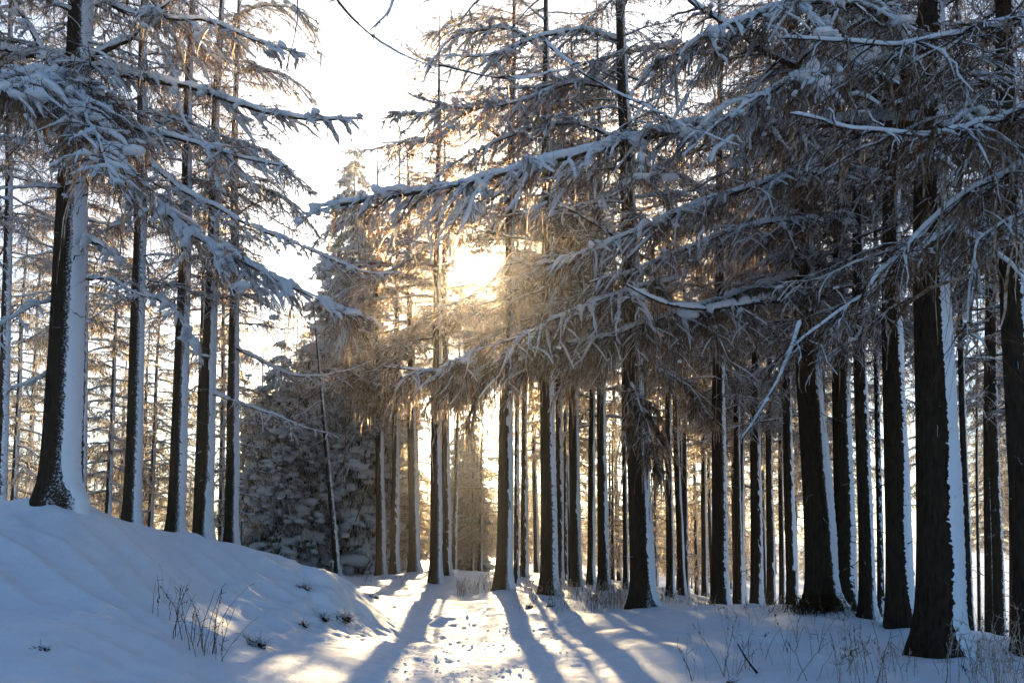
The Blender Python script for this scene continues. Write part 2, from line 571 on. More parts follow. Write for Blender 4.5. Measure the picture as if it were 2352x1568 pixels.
# ------------------------------------------------------------------ terrain
W3 = lambda *a: tuple(at(*a))
CP = [(-1.5, 3, 0), (1.5, 3, 0), (0, 6, 0), (-1.3, 9, 0), (0, 10, -.02), (2, 10, 0), (0, 14, -.02), (-1.6, 14, -.02), (0, 18, .0), (-1.6, 19.5, .0), (1.7, 14, -.02), (1.5, 18, .0),
      W3(1090, 1325, 32), W3(1155, 1358, 25.5), W3(800, 1325, 33), W3(866, 1319, 35), W3(940, 1313, 36), W3(1000, 1336, 31), W3(960, 1380, 24), W3(1250, 1372, 22.5), W3(1384, 1358, 26), W3(700, 1330, 38),
      (0, 45, -.2), (6, 40, -.4), (-8, 45, .3), (-20, 45, .9), (12, 40, -1.7), (20, 45, -3.0),
      W3(1475, 1401, 19.4), W3(1560, 1390, 20), W3(1650, 1393, 20), W3(1735, 1394, 19), W3(1885, 1411, 17.5), W3(1945, 1427, 16), W3(1995, 1440, 15.2), W3(2060, 1450, 14.4), W3(2150, 1516, 11.6), W3(2335, 1516, 10.9), W3(2240, 1482, 12.6),
      (4.5, 25, -.25), (7.5, 24, -.6), (9.5, 20, -.7), (14, 25, -1.6), (16, 16, -.9), (12, 13, -.2),
      W3(1600, 1425, 15.5), W3(1640, 1455, 13.8), W3(1560, 1470, 13.5), W3(1420, 1440, 16), W3(1500, 1500, 12), W3(1700, 1540, 9.6), W3(2000, 1540, 9.3), W3(1850, 1470, 12.4), W3(2300, 1568, 8.2), W3(1560, 1568, 9.7), (5, 4, .3), (3.4, 6.5, .15),
      # bank on the left: crest, face, foot
      (-7.6, 13, 1.93), (-7.1, 13.6, 2.0), (-6.6, 15, 1.79), (-6.2, 16, 1.6), (-5.7, 17, 1.515), (-5.4, 17.5, 1.38), (-4.6, 18, 1.13), (-3.9, 18, .93), (-3.42, 17.2, .80), (-3.55, 18.4, .84), (-4.2, 19.4, .78), (-4.1, 21.2, .32), (-2.82, 17, .02), (-2.8, 18.4, .02), (-3.1, 19.9, .06),
      (-12, 16, 2.0), (-14, 22, 1.7), (-9.6, 22, 1.72), (-8.5, 25, 1.45), (-7, 24, 1.2), (-5, 24, .55), (-12, 30, 1.3), (-20, 25, 1.8), (-8, 32, .7), (-4.5, 27, .25), (-3.2, 20.5, .12), (-2.2, 23, .05),
      W3(0, 1568, 7.5), W3(0, 1400, 10), W3(300, 1400, 11.5), W3(300, 1300, 13), W3(500, 1350, 14.5), W3(500, 1450, 12.5), W3(650, 1400, 15), W3(700, 1335, 16.6), W3(775, 1400, 16.1),
      W3(803, 1445, 15.6), W3(760, 1500, 12.3), W3(690, 1568, 9.8), (-2.2, 7, 0), (-2, 4, 0), (-4, 4, .4), (-7, 6, 1.2), (-9, 9, 1.9), (-12, 10, 2.2), (-12, 3, 2),
      W3(150, 1300, 11.7), W3(150, 1450, 9.3), W3(420, 1290, 14.8), W3(600, 1310, 16.3), W3(600, 1500, 11.2),
      (-30, 60, 1.0), (0, 60, -.3), (30, 60, -3.8), (-60, 30, 2), (60, 30, -5), (0, 100, -.6), (60, 100, -5), (-60, 100, 1), (0, -20, 0), (-30, -10, 2), (30, -10, .3)]
CP = np.array(CP, float)


def _U(r2):
    return np.where(r2 > 0, r2 * np.log(np.maximum(r2, 1e-12)), 0) * .5


def _tps():
    n = len(CP)
    d2 = ((CP[:, None, :2] - CP[None, :, :2]) ** 2).sum(-1)
    A = np.zeros((n + 3, n + 3))
    A[:n, :n] = _U(d2) + np.eye(n) * .003
    A[:n, n] = 1; A[:n, n + 1:] = CP[:, :2]
    A[n, :n] = 1; A[n + 1:, :n] = CP[:, :2].T
    return np.linalg.solve(A, np.r_[CP[:, 2], 0, 0, 0])


TW = _tps()


def base_z(x, y):
    x, y = np.asarray(x, float), np.asarray(y, float)
    sh = x.shape
    x, y = x.ravel(), y.ravel()
    rr = np.hypot(x, y)
    k = np.minimum(1, 110 / np.maximum(rr, 1))
    xx, yy = x * k, y * k
    z = np.empty(len(x))
    for a in range(0, len(x), 20000):
        s = slice(a, a + 20000)
        d2 = (xx[s, None] - CP[:, 0]) ** 2 + (yy[s, None] - CP[:, 1]) ** 2
        z[s] = _U(d2) @ TW[:len(CP)] + TW[-3] + TW[-2] * xx[s] + TW[-1] * yy[s]
    far = sstep(110, 400, rr)
    return (z * (1 - far) + far * -6).reshape(sh)


def path_mask(x, y):
    c = -.25 - .9 * sstep(16, 24, y)
    return (1 - sstep(1.3, 2.1, np.abs(x - c))) * (1 - sstep(22, 30, y))


def ground_z(x, y):
    z = base_z(x, y)
    bank = sstep(-2.3, -3.8, x) * (1 - sstep(19, 24, y)) * sstep(3, 6, y)
    # wind-cut ridges that sweep down the bank
    u = y * 1.15 + x * .55 + .35 * fbm(x * .5, y * .5, 2, 3)
    saw = (u / .85) % 1
    rid = np.where(saw < .7, saw / .7, (1 - saw) / .3)
    z = z + bank * .12 * (rid ** 1.5) * (.5 + .5 * vnoise(x * .6, y * .6, 21)) * sstep(-8.2, -6.0, x)
    z = z + .05 * fbm(x * .55, y * .55, 3, 5) * (1 - path_mask(x, y) * .6)
    z = z + .012 * fbm(x * 3.2, y * 3.2, 3, 9)
    pm = path_mask(x, y)
    wv = fbm(x * 4.2, y * 2.6, 3, 14)
    z = z + pm * (-.05 + .020 * fbm(x * 1.4, y * 1.2, 2, 31) - .010 * sstep(.1, .8, wv) + .02 * sstep(.3, .9, -wv))
    lump = vnoise(x * 7, y * 5, 40)
    z = z + pm * .014 * sstep(.35, .9, lump) * sstep(-.2, .3, vnoise(x * .9, y * .7, 41))
    z = z + pm * (.012 * fbm(x * 9, y * 7, 2, 45) + .014 * vnoise(x * 5, y * 4, 47))
    # ruts of passing feet
    for cx, s in ((-.75, 3), (.35, 4), (1.0, 5)):
        rr = np.exp(-((x - cx - .12 * np.sin(y * .7 + s)) / .16) ** 2)
        z = z - pm * rr * .04 * (.6 + .4 * vnoise(x * 2, y * 3, 50 + s))
    endz = np.exp(-((x + 3.2) / 1.3) ** 2 - ((y - 16.2) / 2.6) ** 2)
    z = z + endz * (.10 * fbm(x * 2.1, y * 2.1, 3, 80) + .05 * vnoise(x * 7, y * 7, 82))
    z = z + bank * .035 * fbm(x * 1.6, y * 1.6, 3, 84)
    # fine cut bank foot on the right and hummocks under the trees
    right = sstep(2.2, 3.5, x) * (1 - sstep(25, 32, y))
    z = z + right * .07 * fbm(x * .9, y * .9, 3, 60)
    mid = sstep(20, 24, y) * (1 - sstep(36, 42, y))
    z = z + mid * .09 * fbm(x * .8, y * .5, 3, 70)
    return z


TREE_MOUNDS = []


def make_ground():
    th = np.concatenate([np.radians(np.linspace(-178, -44, 30)), np.radians(np.linspace(-40, 40, 430)), np.radians(np.linspace(44, 178, 30)), [math.radians(182)]])
    r1 = np.concatenate([np.linspace(.8, 5.5, 14), np.linspace(5.7, 9.2, 44), np.linspace(9.24, 21, 225), np.linspace(21.12, 34, 95), 36 * (4000 / 36) ** np.linspace(0, 1, 46)])
    A, Rr = np.meshgrid(th, r1)
    x, y = Rr * np.sin(A), Rr * np.cos(A)
    z = ground_z(x, y)
    for mx_, my_, rr_, hh in TREE_MOUNDS:
        d2 = (x - mx_) ** 2 + (y - my_) ** 2
        z = z + hh * np.exp(-d2 / (rr_ * rr_))
    v = np.stack([x, y, z], -1).reshape(-1, 3)
    nr, na = len(r1), len(th)
    i = np.arange(nr - 1)[:, None] * na
    j = np.arange(na)[None]
    q = np.stack([i + j, i + (j + 1) % na, i + na + (j + 1) % na, i + na + j], -1).reshape(-1, 4)
    q = q[:, ::-1]
    mb = MB(); mb.add(v, q)
    c = len(v)
    me = mb.mesh('snow_ground', [M_GROUND])
    o = bpy.data.objects.new('snow_ground', me)
    COL.objects.link(o)
    o['kind'] = 'structure'
    return o


def GZ(x, y):
    z = float(ground_z(np.array([x]), np.array([y]))[0])
    for mx_, my_, rr_, hh in TREE_MOUNDS:
        z += hh * math.exp(-((x - mx_) ** 2 + (y - my_) ** 2) / (rr_ * rr_))
    return z


# ------------------------------------------------------------------ object helpers
def link(name, data, parent=None, **props):
    o = bpy.data.objects.new(name, data)
    COL.objects.link(o)
    if parent is not None:
        o.parent = parent
    for k, v in props.items():
        o[k] = v
    return o


def thing(name, label, cat, loc, rot=(0, 0, 0), group=None):
    o = bpy.data.objects.new(name, None)
    o.empty_display_size = .3
    COL.objects.link(o)
    o.location = loc
    o.rotation_euler = rot
    o['label'] = label; o['category'] = cat
    if group:
        o['group'] = group
    return o


def lean_rot(dx, dy):
    return Vector((dx, dy, 1)).normalized()


def trunk_mesh(r, r0, H, sides, rings, bend=0.0, stubs=0, flare=.35):
    z = H * np.linspace(0, 1, rings) ** 1.35 - .35
    rad = r0 * np.maximum((1 - np.clip(z, 0, H) / H), .03) ** .8
    rad = rad * (1 + flare * np.exp(-np.clip(z, 0, 9) / .28))
    th = np.arange(sides) * 2 * math.pi / sides
    A, Z = np.meshgrid(th, z)
    ridge = fbm(np.cos(A) * 5 + 9, np.sin(A) * 5 + Z * .5 + r0 * 77, 2, 2)
    butt = np.exp(-np.clip(Z, 0, 9) / .35) * .13 * np.cos(A * 4 + r0 * 50)
    Rr = rad[:, None] * (1 + .05 * ridge + butt)
    cx, cy_ = bend * z * z / 10, .01 * z * np.sin(z * .4)
    ctr = np.stack([cx + .006 * r0 * 10 * np.sin(z * .9), cy_, z], -1)
    v = np.stack([ctr[:, 0, None] + Rr * np.cos(A), ctr[:, 1, None] + Rr * np.sin(A), Z], -1).reshape(-1, 3)
    i = np.arange(rings - 1)[:, None] * sides
    j = np.arange(sides)[None]
    q = np.stack([i + j, i + (j + 1) % sides, i + sides + (j + 1) % sides, i + sides + j], -1).reshape(-1, 4)
    mb = MB(); mb.add(v, q, 0)
    if stubs:      # dead snags on the lower trunk
        zz = r.uniform(.8, H * .55, stubs)
        a = r.uniform(0, 2 * math.pi, stubs)
        l = r.uniform(.12, .9, stubs) * r.uniform(.3, 1, stubs)
        K = 4
        s = np.linspace(0, 1, K)
        rr = np.interp(zz, z, rad)
        b = np.stack([np.interp(zz, z, ctr[:, 0]) + np.cos(a) * rr * .9, np.interp(zz, z, ctr[:, 1]) + np.sin(a) * rr * .9, zz], -1)
        d = np.stack([np.cos(a), np.sin(a), r.uniform(-.5, .25, stubs)], -1)
        Q = b[:, None] + d[:, None] * (l[:, None] * s)[..., None]
        Q[:, 1:] += r.standard_normal((stubs, K - 1, 3)) * .02
        mb.add(*tubes(Q, r.uniform(.004, .013, stubs)[:, None] * (1 - .7 * s), 4), 1)
    return mb, z, rad, ctr


def crust_mesh(r, z, rad, ctr, a0, a1, H, segs=12, rings=150, rag=.11, thick=.034, top=.8):
    """snow plastered by the wind on one side; compass angles measured from +Y towards +X"""
    Z = np.linspace(-.3, H * top, rings)
    R = np.interp(Z, z, rad)
    cx, cy_ = np.interp(Z, z, ctr[:, 0]), np.interp(Z, z, ctr[:, 1])
    s0 = r.random() * 100
    wl = r.uniform(.4, 2.2)
    rag = rag * r.uniform(.8, 1.5)
    e0 = a0 + rag * (wl * fbm(Z * .7 + s0, Z * 0 + 3.3, 2) + 0.42 * fbm(Z * 16 + s0, Z * 0 + 5.7, 4) * (.35 + abs(fbm(Z * 2.3 + s0, Z * 0 + 1.7, 2))) + .13 * r.standard_normal(rings)) - .5 * np.exp(-np.clip(Z, 0, 9) / .25)
    e1 = a1 + rag * (.7 * fbm(Z * 1.3 + s0, Z * 0 + 8.4, 2) + (.2 * r.standard_normal(rings))) + .3 * np.exp(-np.clip(Z, 0, 9) / .25)
    u = np.linspace(0, 1, segs + 1)
    A = e1[:, None] + (e0 - e1)[:, None] * u
    prof = np.sin(math.pi * u) ** .45
    t = thick * (1 + .35 * fbm(Z * .8 + s0, Z * 0, 2)) * np.clip(R / .25, .45, 1.1)
    base = 1 + .42 * np.exp(-np.clip(Z, 0, 9) / .28)
    RR = R[:, None] * 1.0 - .012 + t[:, None] * prof + .006 * r.standard_normal((rings, segs + 1)) + (.25 * np.exp(-np.clip(Z, 0, 9) / .16))[:, None] * prof * R[:, None]
    v = np.stack([cx[:, None] + RR * np.sin(A), cy_[:, None] + RR * np.cos(A), np.broadcast_to(Z[:, None], A.shape)], -1).reshape(-1, 3)
    n = segs + 1
    i = np.arange(rings - 1)[:, None] * n
    j = np.arange(segs)[None]
    q = np.stack([i + j, i + n + j, i + n + j + 1, i + j + 1], -1).reshape(-1, 4)
    mb = MB(); mb.add(v, q)
    return mb


# ------------------------------------------------------------------ branch templates shared by the trees
TEMPL = []
for k in range(7):
    L = 3.4
    sag = [-.28, -.10, -.45, .10, -.2, -.6, -.35][k]
    P = [(0, 0, 0), (.8, .05 * (k - 3), .03 + sag * .12), (1.7, .08 * (k - 3), sag * .45), (2.6, .03 * (k - 3), sag * .85 + .02), (L, 0, sag + .16)]
    wd, sn = bough(np.random.default_rng(100 + k), P, .034, sec=1.25, spacing=.12, hang=.95, fine=1.0, snow=1.0, strl=.30, strr=.0075, start=.06, clump=1.2)
    TEMPL.append((wd.mesh('branch', WOODS), sn.mesh('snow_load', [M_SNOW])))


def gap(X, Y, Z):
    """open sky between the two halves of the wood, and the window in which the sun stands"""
    g1 = (X > 700 + Y * .05) & (X < 915 - Y * .06) & (Y < 450)
    g2 = (X > 640) & (X < 720) & (Y > 200) & (Y < 560) & (Z > 24)
    g3 = (np.hypot(X - 1090, Y - 612) < 30)
    return g1, g2, g3


def lit_corridor(P):
    """does the point stand between the sun and the part of the path that the photograph shows sunlit"""
    k = P[2] / SUN[2]
    gx, gy = P[0] - SUN[0] * k, P[1] - SUN[1] * k
    lane = (-2.0 < gx < 2.9) and (8.0 < gy < 20.5)
    lane2 = ((2.9 <= gx < 5.0) and (9.5 < gy < 15.5)) or ((-2.2 < gx < 6.0) and (20.5 <= gy < 27.5))
    # the golden wood behind the bank and the grass between the middle trunks
    return lane, lane2


HIDE = 0


def clothe(tree, inv, r, ztop, zc, rad_z, ctr, D, spacing, lmax, keep_above=1.0, az_bias=None):
    """hang branch copies on a trunk from height zc upward"""
    n = 0
    z = zc
    az = r.uniform(0, 6.28)
    base = np.array(tree.location)
    Mw = np.array(tree.matrix_basis)
    while z < ztop - .4:
        az += 2.4 + r.uniform(-.6, .6)
        hfrac = (z - zc) / (ztop - zc)
        l = lmax * (.55 + .45 * min(1, hfrac * 3)) * (1 - hfrac) ** .7 * r.uniform(.6, 1.15) + .25
        sc = l / 3.4
        tilt = math.radians(r.uniform(-6, 16) - 18 * (hfrac > .6))
        k = int(r.integers(len(TEMPL)))
        rr = float(np.interp(z, rad_z[0], rad_z[1]))
        loc = Vector((float(np.interp(z, rad_z[0], ctr[:, 0])) + math.cos(az) * rr * .6, float(np.interp(z, rad_z[0], ctr[:, 1])) + math.sin(az) * rr * .6, z))
        # test points along the branch in the world
        d = np.array([math.cos(az), math.sin(az), -math.sin(tilt) * .8 - .08])
        pts = np.array([Mw[:3, :3] @ (np.array(loc) + d * l * f) + Mw[:3, 3] for f in (.15, .4, .7, 1.0)])
        X, Y, Zc = px(pts)
        ok = True
        g1, g2, g3 = gap(X, Y, Zc)
        if g1[1:].any() or g3.any():
            ok = False
        lc = [lit_corridor(p) for p in pts]
        if sum(a for a, b in lc) >= 1 and r.random() < .80:
            ok = False
        if sum(b for a, b in lc) >= 1 and r.random() < .5:
            ok = False
        if np.hypot(pts[:, 0], pts[:, 1]).min() < 5.0:
            ok = False
        over = (Y[1] < -220) or X[1] < -350 or X[1] > 2700
        if over and r.random() > .34 * keep_above:
            ok = False
        if ok:
            o = bpy.data.objects.new('branch', TEMPL[k][0])
            o.parent = tree
            o.location = loc
            o.rotation_euler = (r.uniform(-.25, .25), tilt, az)
            o.scale = (sc, sc * r.choice((-1, 1)), sc)
            o.scale[1] = abs(o.scale[1])
            COL.objects.link(o)
            s = bpy.data.objects.new('snow_load', TEMPL[k][1])
            s.parent = o
            COL.objects.link(s)
            n += 1
        z += spacing * .74 * r.uniform(.5, 1.5)
    return n


TREES = {}


def larch(key, label, X, D, wpx, Xt, snow_az=(165, 58), H=19.0, zc=6.0, spacing=.30, lmax=3.3, Yb=None, bend=0.0, group=None, name='larch_tree', stubs=22, mound=.10, rag=.1):
    """X picture column of the foot, D distance, wpx trunk width in the picture, Xt column at picture row 600"""
    p = at(X, 1240, D)
    x, y = p[0], D
    r = np.random.default_rng(int(abs(X) * 13 + D * 7))
    z = GZ(x, y)
    top = at(Xt, 600, D)
    dx = (top[0] - x) / (top[2] - z)
    q = Vector((dx, 0, 1)).normalized()
    rot = Vector((0, 0, 1)).rotation_difference(q).to_euler()
    t = thing(name, label, 'tree', (x, y, z), rot, group)
    t.matrix_basis = Matrix.LocRotScale(Vector((x, y, z)), rot, None)
    r0 = wpx * D / F / 2 * .96
    near = D < 24
    mb, zz, rad, ctr = trunk_mesh(r, r0, H, 30 if near else 16, 60 if near else 30, bend, stubs)
    link('trunk', mb.mesh('trunk', [M_BARK, M_LIMB]), t)
    a0, a1 = math.radians(snow_az[0] + (9 if X > 1100 else 6)), math.radians(snow_az[1])
    cr = crust_mesh(r, zz, rad, ctr, a0, a1, H, 8 if near else 6, (480 if D < 16 else 340) if near else 130, rag)
    link('snow_crust', cr.mesh('snow_crust', [M_CRUST]), t)
    clothe(t, None, r, H, zc, (zz, rad), ctr, D, spacing, lmax)
    TREES[key] = t
    return t


# name, label, X foot, D, width, X at row 600, snow azimuths ...
TL = [
 dict(key='L1', label='thick dark larch rooted on the snowbank at the left, with a broad snow stripe', X=130, D=13.6, wpx=88, Xt=157, snow_az=(146, 52), H=17.5, zc=5.6, spacing=.30, lmax=3.4, mound=.2),
 dict(key='L0', label='larch cut by the left edge of the view, snow-plastered trunk', X=-2, D=21, wpx=28, Xt=16, snow_az=(175, 52), H=18, zc=6.5),
 dict(key='L2', label='slim larch next right of the thick left tree, half its trunk white', X=300, D=21, wpx=42, Xt=319, snow_az=(150, 45), H=19, zc=5.8, spacing=.34),
 dict(key='L3', label='larch with a snow-hooded drooping bough, leftmost of the three dark trunks on the bank crest', X=402, D=23, wpx=42, Xt=424, snow_az=(152, 50), H=19, zc=6.4, spacing=.36),
 dict(key='L4', label='larch between two others on the bank crest, straight brown trunk', X=466, D=25, wpx=42, Xt=488, snow_az=(155, 50), H=20, zc=7.0, spacing=.36),
 dict(key='L4b', label='thin dark larch just behind and touching the middle bank-crest trunk', X=449, D=31, wpx=18, Xt=470, snow_az=(150, 50), H=18, zc=7.0, spacing=.4),
 dict(key='L5', label='larch where the snowbank begins to fall, rightmost of the bank-crest row', X=531, D=26, wpx=33, Xt=539, snow_az=(155, 50), H=20, zc=6.8, spacing=.36),
 dict(key='L6', label='pale thin trunk seen right behind the thick left larch', X=187, D=27, wpx=16, Xt=199, snow_az=(170, 50), H=18, zc=7.0, spacing=.45),
 dict(key='M1', label='slim larch left of a pair standing past the end of the bank', X=875, D=38, wpx=25, Xt=868, snow_az=(158, 52), H=20, zc=6.3, spacing=.42),
 dict(key='M2', label='slim larch with bright snow side, right one of the pair past the bank', X=906, D=37, wpx=23, Xt=914, snow_az=(172, 52), H=20, zc=6.3, spacing=.27, lmax=3.7),
 dict(key='M3', label='dark larch with only a narrow snow edge left of the forked-looking trio', X=952, D=36, wpx=28, Xt=940, snow_az=(150, 60), H=19, zc=6.8, spacing=.27, lmax=3.7),
 dict(key='M4', label='larch with its dark foot nearest the path, below and left of the sun', X=1000, D=30.5, wpx=31, Xt=1005, snow_az=(158, 52), H=21, zc=7.0, spacing=.27, lmax=3.7),
 dict(key='M5', label='larch close behind on the right of the dark-footed one, left of the dry grass', X=1025, D=34, wpx=25, Xt=1022, snow_az=(162, 52), H=20, zc=7.0, spacing=.27, lmax=3.7),
 dict(key='M6', label='very thin leaning larch left of the sunlit dry grass', X=1043, D=39, wpx=12, Xt=1060, snow_az=(168, 52), H=16, zc=7.5, spacing=.5),
 dict(key='C1', label='stout larch with flared foot beside the sunlit path, directly below the sun', X=1156, D=25.5, wpx=41, Xt=1170, snow_az=(156, 55), H=20, zc=7.2, spacing=.27, lmax=3.7),
 dict(key='C2', label='nearly all-white thin trunk touching the stout path-side larch', X=1186, D=31, wpx=14, Xt=1189, snow_az=(195, 52), H=19, zc=7.2, spacing=.27, lmax=3.7),
 dict(key='C3', label='thin larch between the two stout path-side trunks', X=1203, D=33, wpx=18, Xt=1206, snow_az=(165, 52), H=19, zc=7.2, spacing=.27, lmax=3.7),
 dict(key='C4', label='second stout larch from the path centre, foot among dry stalks', X=1260, D=23, wpx=42, Xt=1256, snow_az=(160, 52), H=20, zc=7.0, spacing=0.29),
 dict(key='C5', label='white-sided larch hard against the right of the second stout trunk', X=1285, D=28, wpx=20, Xt=1283, snow_az=(175, 52), H=19, zc=7.0, spacing=.42),
 dict(key='C6', label='thin white trunk filling the gap right of the second stout larch', X=1299, D=32, wpx=10, Xt=1298, snow_az=(190, 52), H=18, zc=7.2, spacing=.5),
 dict(key='C7', label='dark brown larch behind the dry grass, left of the big twisted one', X=1320, D=27, wpx=29, Xt=1316, snow_az=(150, 55), H=19, zc=6.5, spacing=0.3),
 dict(key='C8', label='larch halfway between the dark brown trunk and the big path-edge trunk', X=1385, D=26.5, wpx=28, Xt=1378, snow_az=(158, 55), H=19, zc=5.8, spacing=0.3),
 dict(key='C9', label='dark thin trunk peeping out left of the big path-edge larch', X=1436, D=27, wpx=13, Xt=1430, snow_az=(140, 55), H=18, zc=6.5, spacing=.45),
 dict(key='C10', label='big larch at the right edge of the path under a golden fringe', X=1476, D=19.6, wpx=58, Xt=1446, snow_az=(150, 60), H=19, zc=5.6, spacing=0.23),
 dict(key='R1', label='thin larch just right of the big path-edge one', X=1538, D=30, wpx=20, Xt=1532, snow_az=(160, 55), H=19, zc=6.0, spacing=.42),
 dict(key='R1b', label='very thin larch in the gap between slim and middle-sized right trunks', X=1574, D=34, wpx=14, Xt=1570, snow_az=(165, 55), H=18, zc=6.0, spacing=.45),
 dict(key='R2', label='middle-sized larch with an even white right third, centre of the right wood', X=1650, D=23, wpx=40, Xt=1652, snow_az=(158, 55), H=19, zc=5.6, spacing=0.25),
 dict(key='R3', label='slim larch right of the middle-sized one, bright field behind it', X=1694, D=31, wpx=20, Xt=1690, snow_az=(158, 55), H=19, zc=6.4, spacing=0.33),
 dict(key='R4', label='larch with a wide pale snow side between slim trunks, right wood', X=1735, D=27, wpx=31, Xt=1735, snow_az=(172, 55), H=19, zc=6.0, spacing=0.3),
 dict(key='R5', label='thin dark larch with bright field on both sides', X=1768, D=32, wpx=21, Xt=1764, snow_az=(160, 55), H=19, zc=6.4, spacing=.42),
 dict(key='R6', label='bare thin dark trunk left of the two leaning right-hand trunks', X=1793, D=36, wpx=14, Xt=1790, snow_az=(140, 60), H=19, zc=6.4, spacing=.45),
 dict(key='R7', label='mossy larch leaning slightly left with ragged snow edge', X=1816, D=25, wpx=29, Xt=1802, snow_az=(172, 55), H=18, zc=5.8, spacing=0.3),
 dict(key='R8', label='large larch carrying a long stripped limb, brushwood heap at its foot', X=1886, D=17.4, wpx=73, Xt=1845, snow_az=(160, 58), H=18, zc=5.0, spacing=0.24, mound=.12),
 dict(key='R9', label='larch close behind on the right of the one with the stripped limb', X=1937, D=17.6, wpx=50, Xt=1930, snow_az=(164, 56), H=18, zc=5.6, spacing=.32),
 dict(key='R10', label='larch third from the right of the big foreground row, black left side', X=1988, D=16.4, wpx=37, Xt=1972, snow_az=(170, 56), H=18, zc=5.6, spacing=.34),
 dict(key='R11', label='pinkish thin trunk wedged between two big right-hand larches', X=2019, D=17.4, wpx=16, Xt=2012, snow_az=(200, 56), H=17, zc=5.8, spacing=.45),
 dict(key='R12', label='thick larch second from the right in the foreground row', X=2060, D=14.8, wpx=61, Xt=2050, snow_az=(172, 58), H=17, zc=5.4, spacing=.30, mound=.1),
 dict(key='R13', label='thickest and nearest larch, nearly black with a wide white flank', X=2152, D=11.7, wpx=106, Xt=2143, snow_az=(180, 60), H=16.5, zc=4.9, spacing=.30, lmax=3.2, mound=.1),
 dict(key='R14', label='slim trunk half hidden at the right of the thickest larch', X=2219, D=17, wpx=18, Xt=2205, snow_az=(160, 56), H=17, zc=5.4, spacing=.4),
 dict(key='R15', label='skinny dark pole of a larch against the white field at far right', X=2242, D=27, wpx=9, Xt=2240, snow_az=(170, 100), H=14, zc=7.5, spacing=.5),
 dict(key='R16', label='left one of the twin dark larches before the white field at far right', X=2264, D=22, wpx=20, Xt=2266, snow_az=(165, 60), H=17, zc=5.8, spacing=.4),
 dict(key='R17', label='right one of the twin larches before the white field, snow flecked', X=2288, D=21.5, wpx=27, Xt=2276, snow_az=(172, 60), H=17, zc=5.8, spacing=.36),
 dict(key='R18', label='skinny leaning sapling beside the right edge', X=2313, D=24, wpx=8, Xt=2322, snow_az=(165, 60), H=12, zc=6.5, spacing=.5),
 dict(key='R19', label='big dark larch cut off by the right edge of the view', X=2362, D=11.2, wpx=76, Xt=2330, snow_az=(176, 60), H=16, zc=5.0, spacing=.32),
]
for d in TL:
    p = at(d['X'], 1240, d['D'])
    m = d.pop('mound', .06)
    if d['D'] < 30:
        TREE_MOUNDS.append((p[0] + .1, d['D'] - .05, .35 + d['wpx'] * d['D'] / F * .9, m))
make_ground()
for d in TL:
    larch(**d)
# the leaning young larch beyond the end of the bank
larch('LEAN', 'young larch leaning left beyond the end of the snowbank', 776, 34, 17, 712, (168, 55), 12, 4.6, .42, 2.2, bend=.0)
# two that stand just outside the view and reach into it
larch('OUTR', 'larch beyond the right edge whose snowy boughs hang into the upper right corner', 2700, 6.2, 150, 2690, (180, 60), 13, 9.5, .6, 2.0)
larch('OUTL', 'larch beyond the left edge of the view, near the bank', -330, 12.5, 70, -300, (160, 50), 16, 5.5, .35, 3.4)


# ------------------------------------------------------------------ the boughs one can pick out in the photograph
def hero(key, pts, r0, **kw):
    t = TREES[key]
    P = np.array([at(*p) for p in pts])
    if key == 'OUTR':
        kw.setdefault('csz', .4); kw.setdefault('clump', 0); kw.setdefault('sw', .5); kw['snow'] = kw.get('snow', 1) * .75
    r = np.random.default_rng(int(abs(pts[0][0]) * 3 + abs(pts[-1][1]) * 5 + 11))
    wd, sn = bough(r, P, r0, **kw)
    T = np.array(t.matrix_basis.inverted())
    b = link('branch', wd.mesh('branch', WOODS, T=T), t)
    if kw.get('snow', 1) > 0:
        link('snow_load', sn.mesh('snow_load', [M_SNOW], T=T), b)
    return b


HS = dict(sec=.8, spacing=.10, hang=1.0, fine=1.2)
# left tree
hero('L1', [(192, 145, 13.5), (287, 172, 13.2), (369, 192, 13), (442, 205, 12.8), (512, 229, 12.6), (614, 262, 12.4), (700, 274, 12.3), (830, 272, 12.2)], .060, snow=2.0, sec=.7, spacing=.09, hang=.9, fine=1.2, strl=.24)
hero('L1', [(164, 229, 13.2), (246, 266, 12.6), (344, 299, 12.2), (426, 323, 12), (500, 348, 11.9), (573, 368, 11.8), (655, 385, 11.7)], .045, snow=1.8, sec=.9, spacing=.08, hang=1.1, fine=1.2)
hero('L1', [(160, 300, 13.3), (238, 369, 12.2), (287, 410, 11.8), (348, 463, 11.5), (410, 504, 11.3), (451, 541, 11.2), (512, 573, 11.1), (631, 639, 11), (750, 697, 10.9), (850, 735, 10.9)], .046, snow=2.4, sec=.95, spacing=.08, hang=1.5, fine=1.2, strl=.34, clump=2.5)
hero('L2', [(320, 362, 20.8), (369, 397, 20), (426, 442, 19.4), (492, 475, 19), (573, 520, 18.6), (696, 569, 18.2), (778, 606, 18), (860, 635, 17.8), (930, 632, 17.8)], .062, snow=1.6, sec=.8, spacing=.13, hang=.5, fine=.7)
hero('L1', [(195, 150, 13.5), (246, 115, 13.1), (295, 98, 12.9), (336, 61, 12.7), (369, 25, 12.6), (393, -5, 12.5), (430, -60, 12.4)], .050, snow=1.2, sec=.5, spacing=.2, hang=.3, fine=.6)
hero('L1', [(190, -20, 13.5), (254, 8, 13.1), (295, 29, 13), (348, 33, 12.8), (410, 41, 12.7), (471, 45, 12.6), (532, 66, 12.5), (614, 94, 12.4), (690, 112, 12.4)], .042, snow=1.8, sec=.9, spacing=.09, hang=1.2, fine=1.1)
hero('L2', [(335, 70, 20.8), (385, 130, 20.4), (405, 195, 20.2), (430, 290, 20), (462, 325, 19.8), (480, 370, 19.8), (508, 440, 19.7)], .055, snow=1.1, sec=.6, spacing=.2, hang=.3, fine=.6)
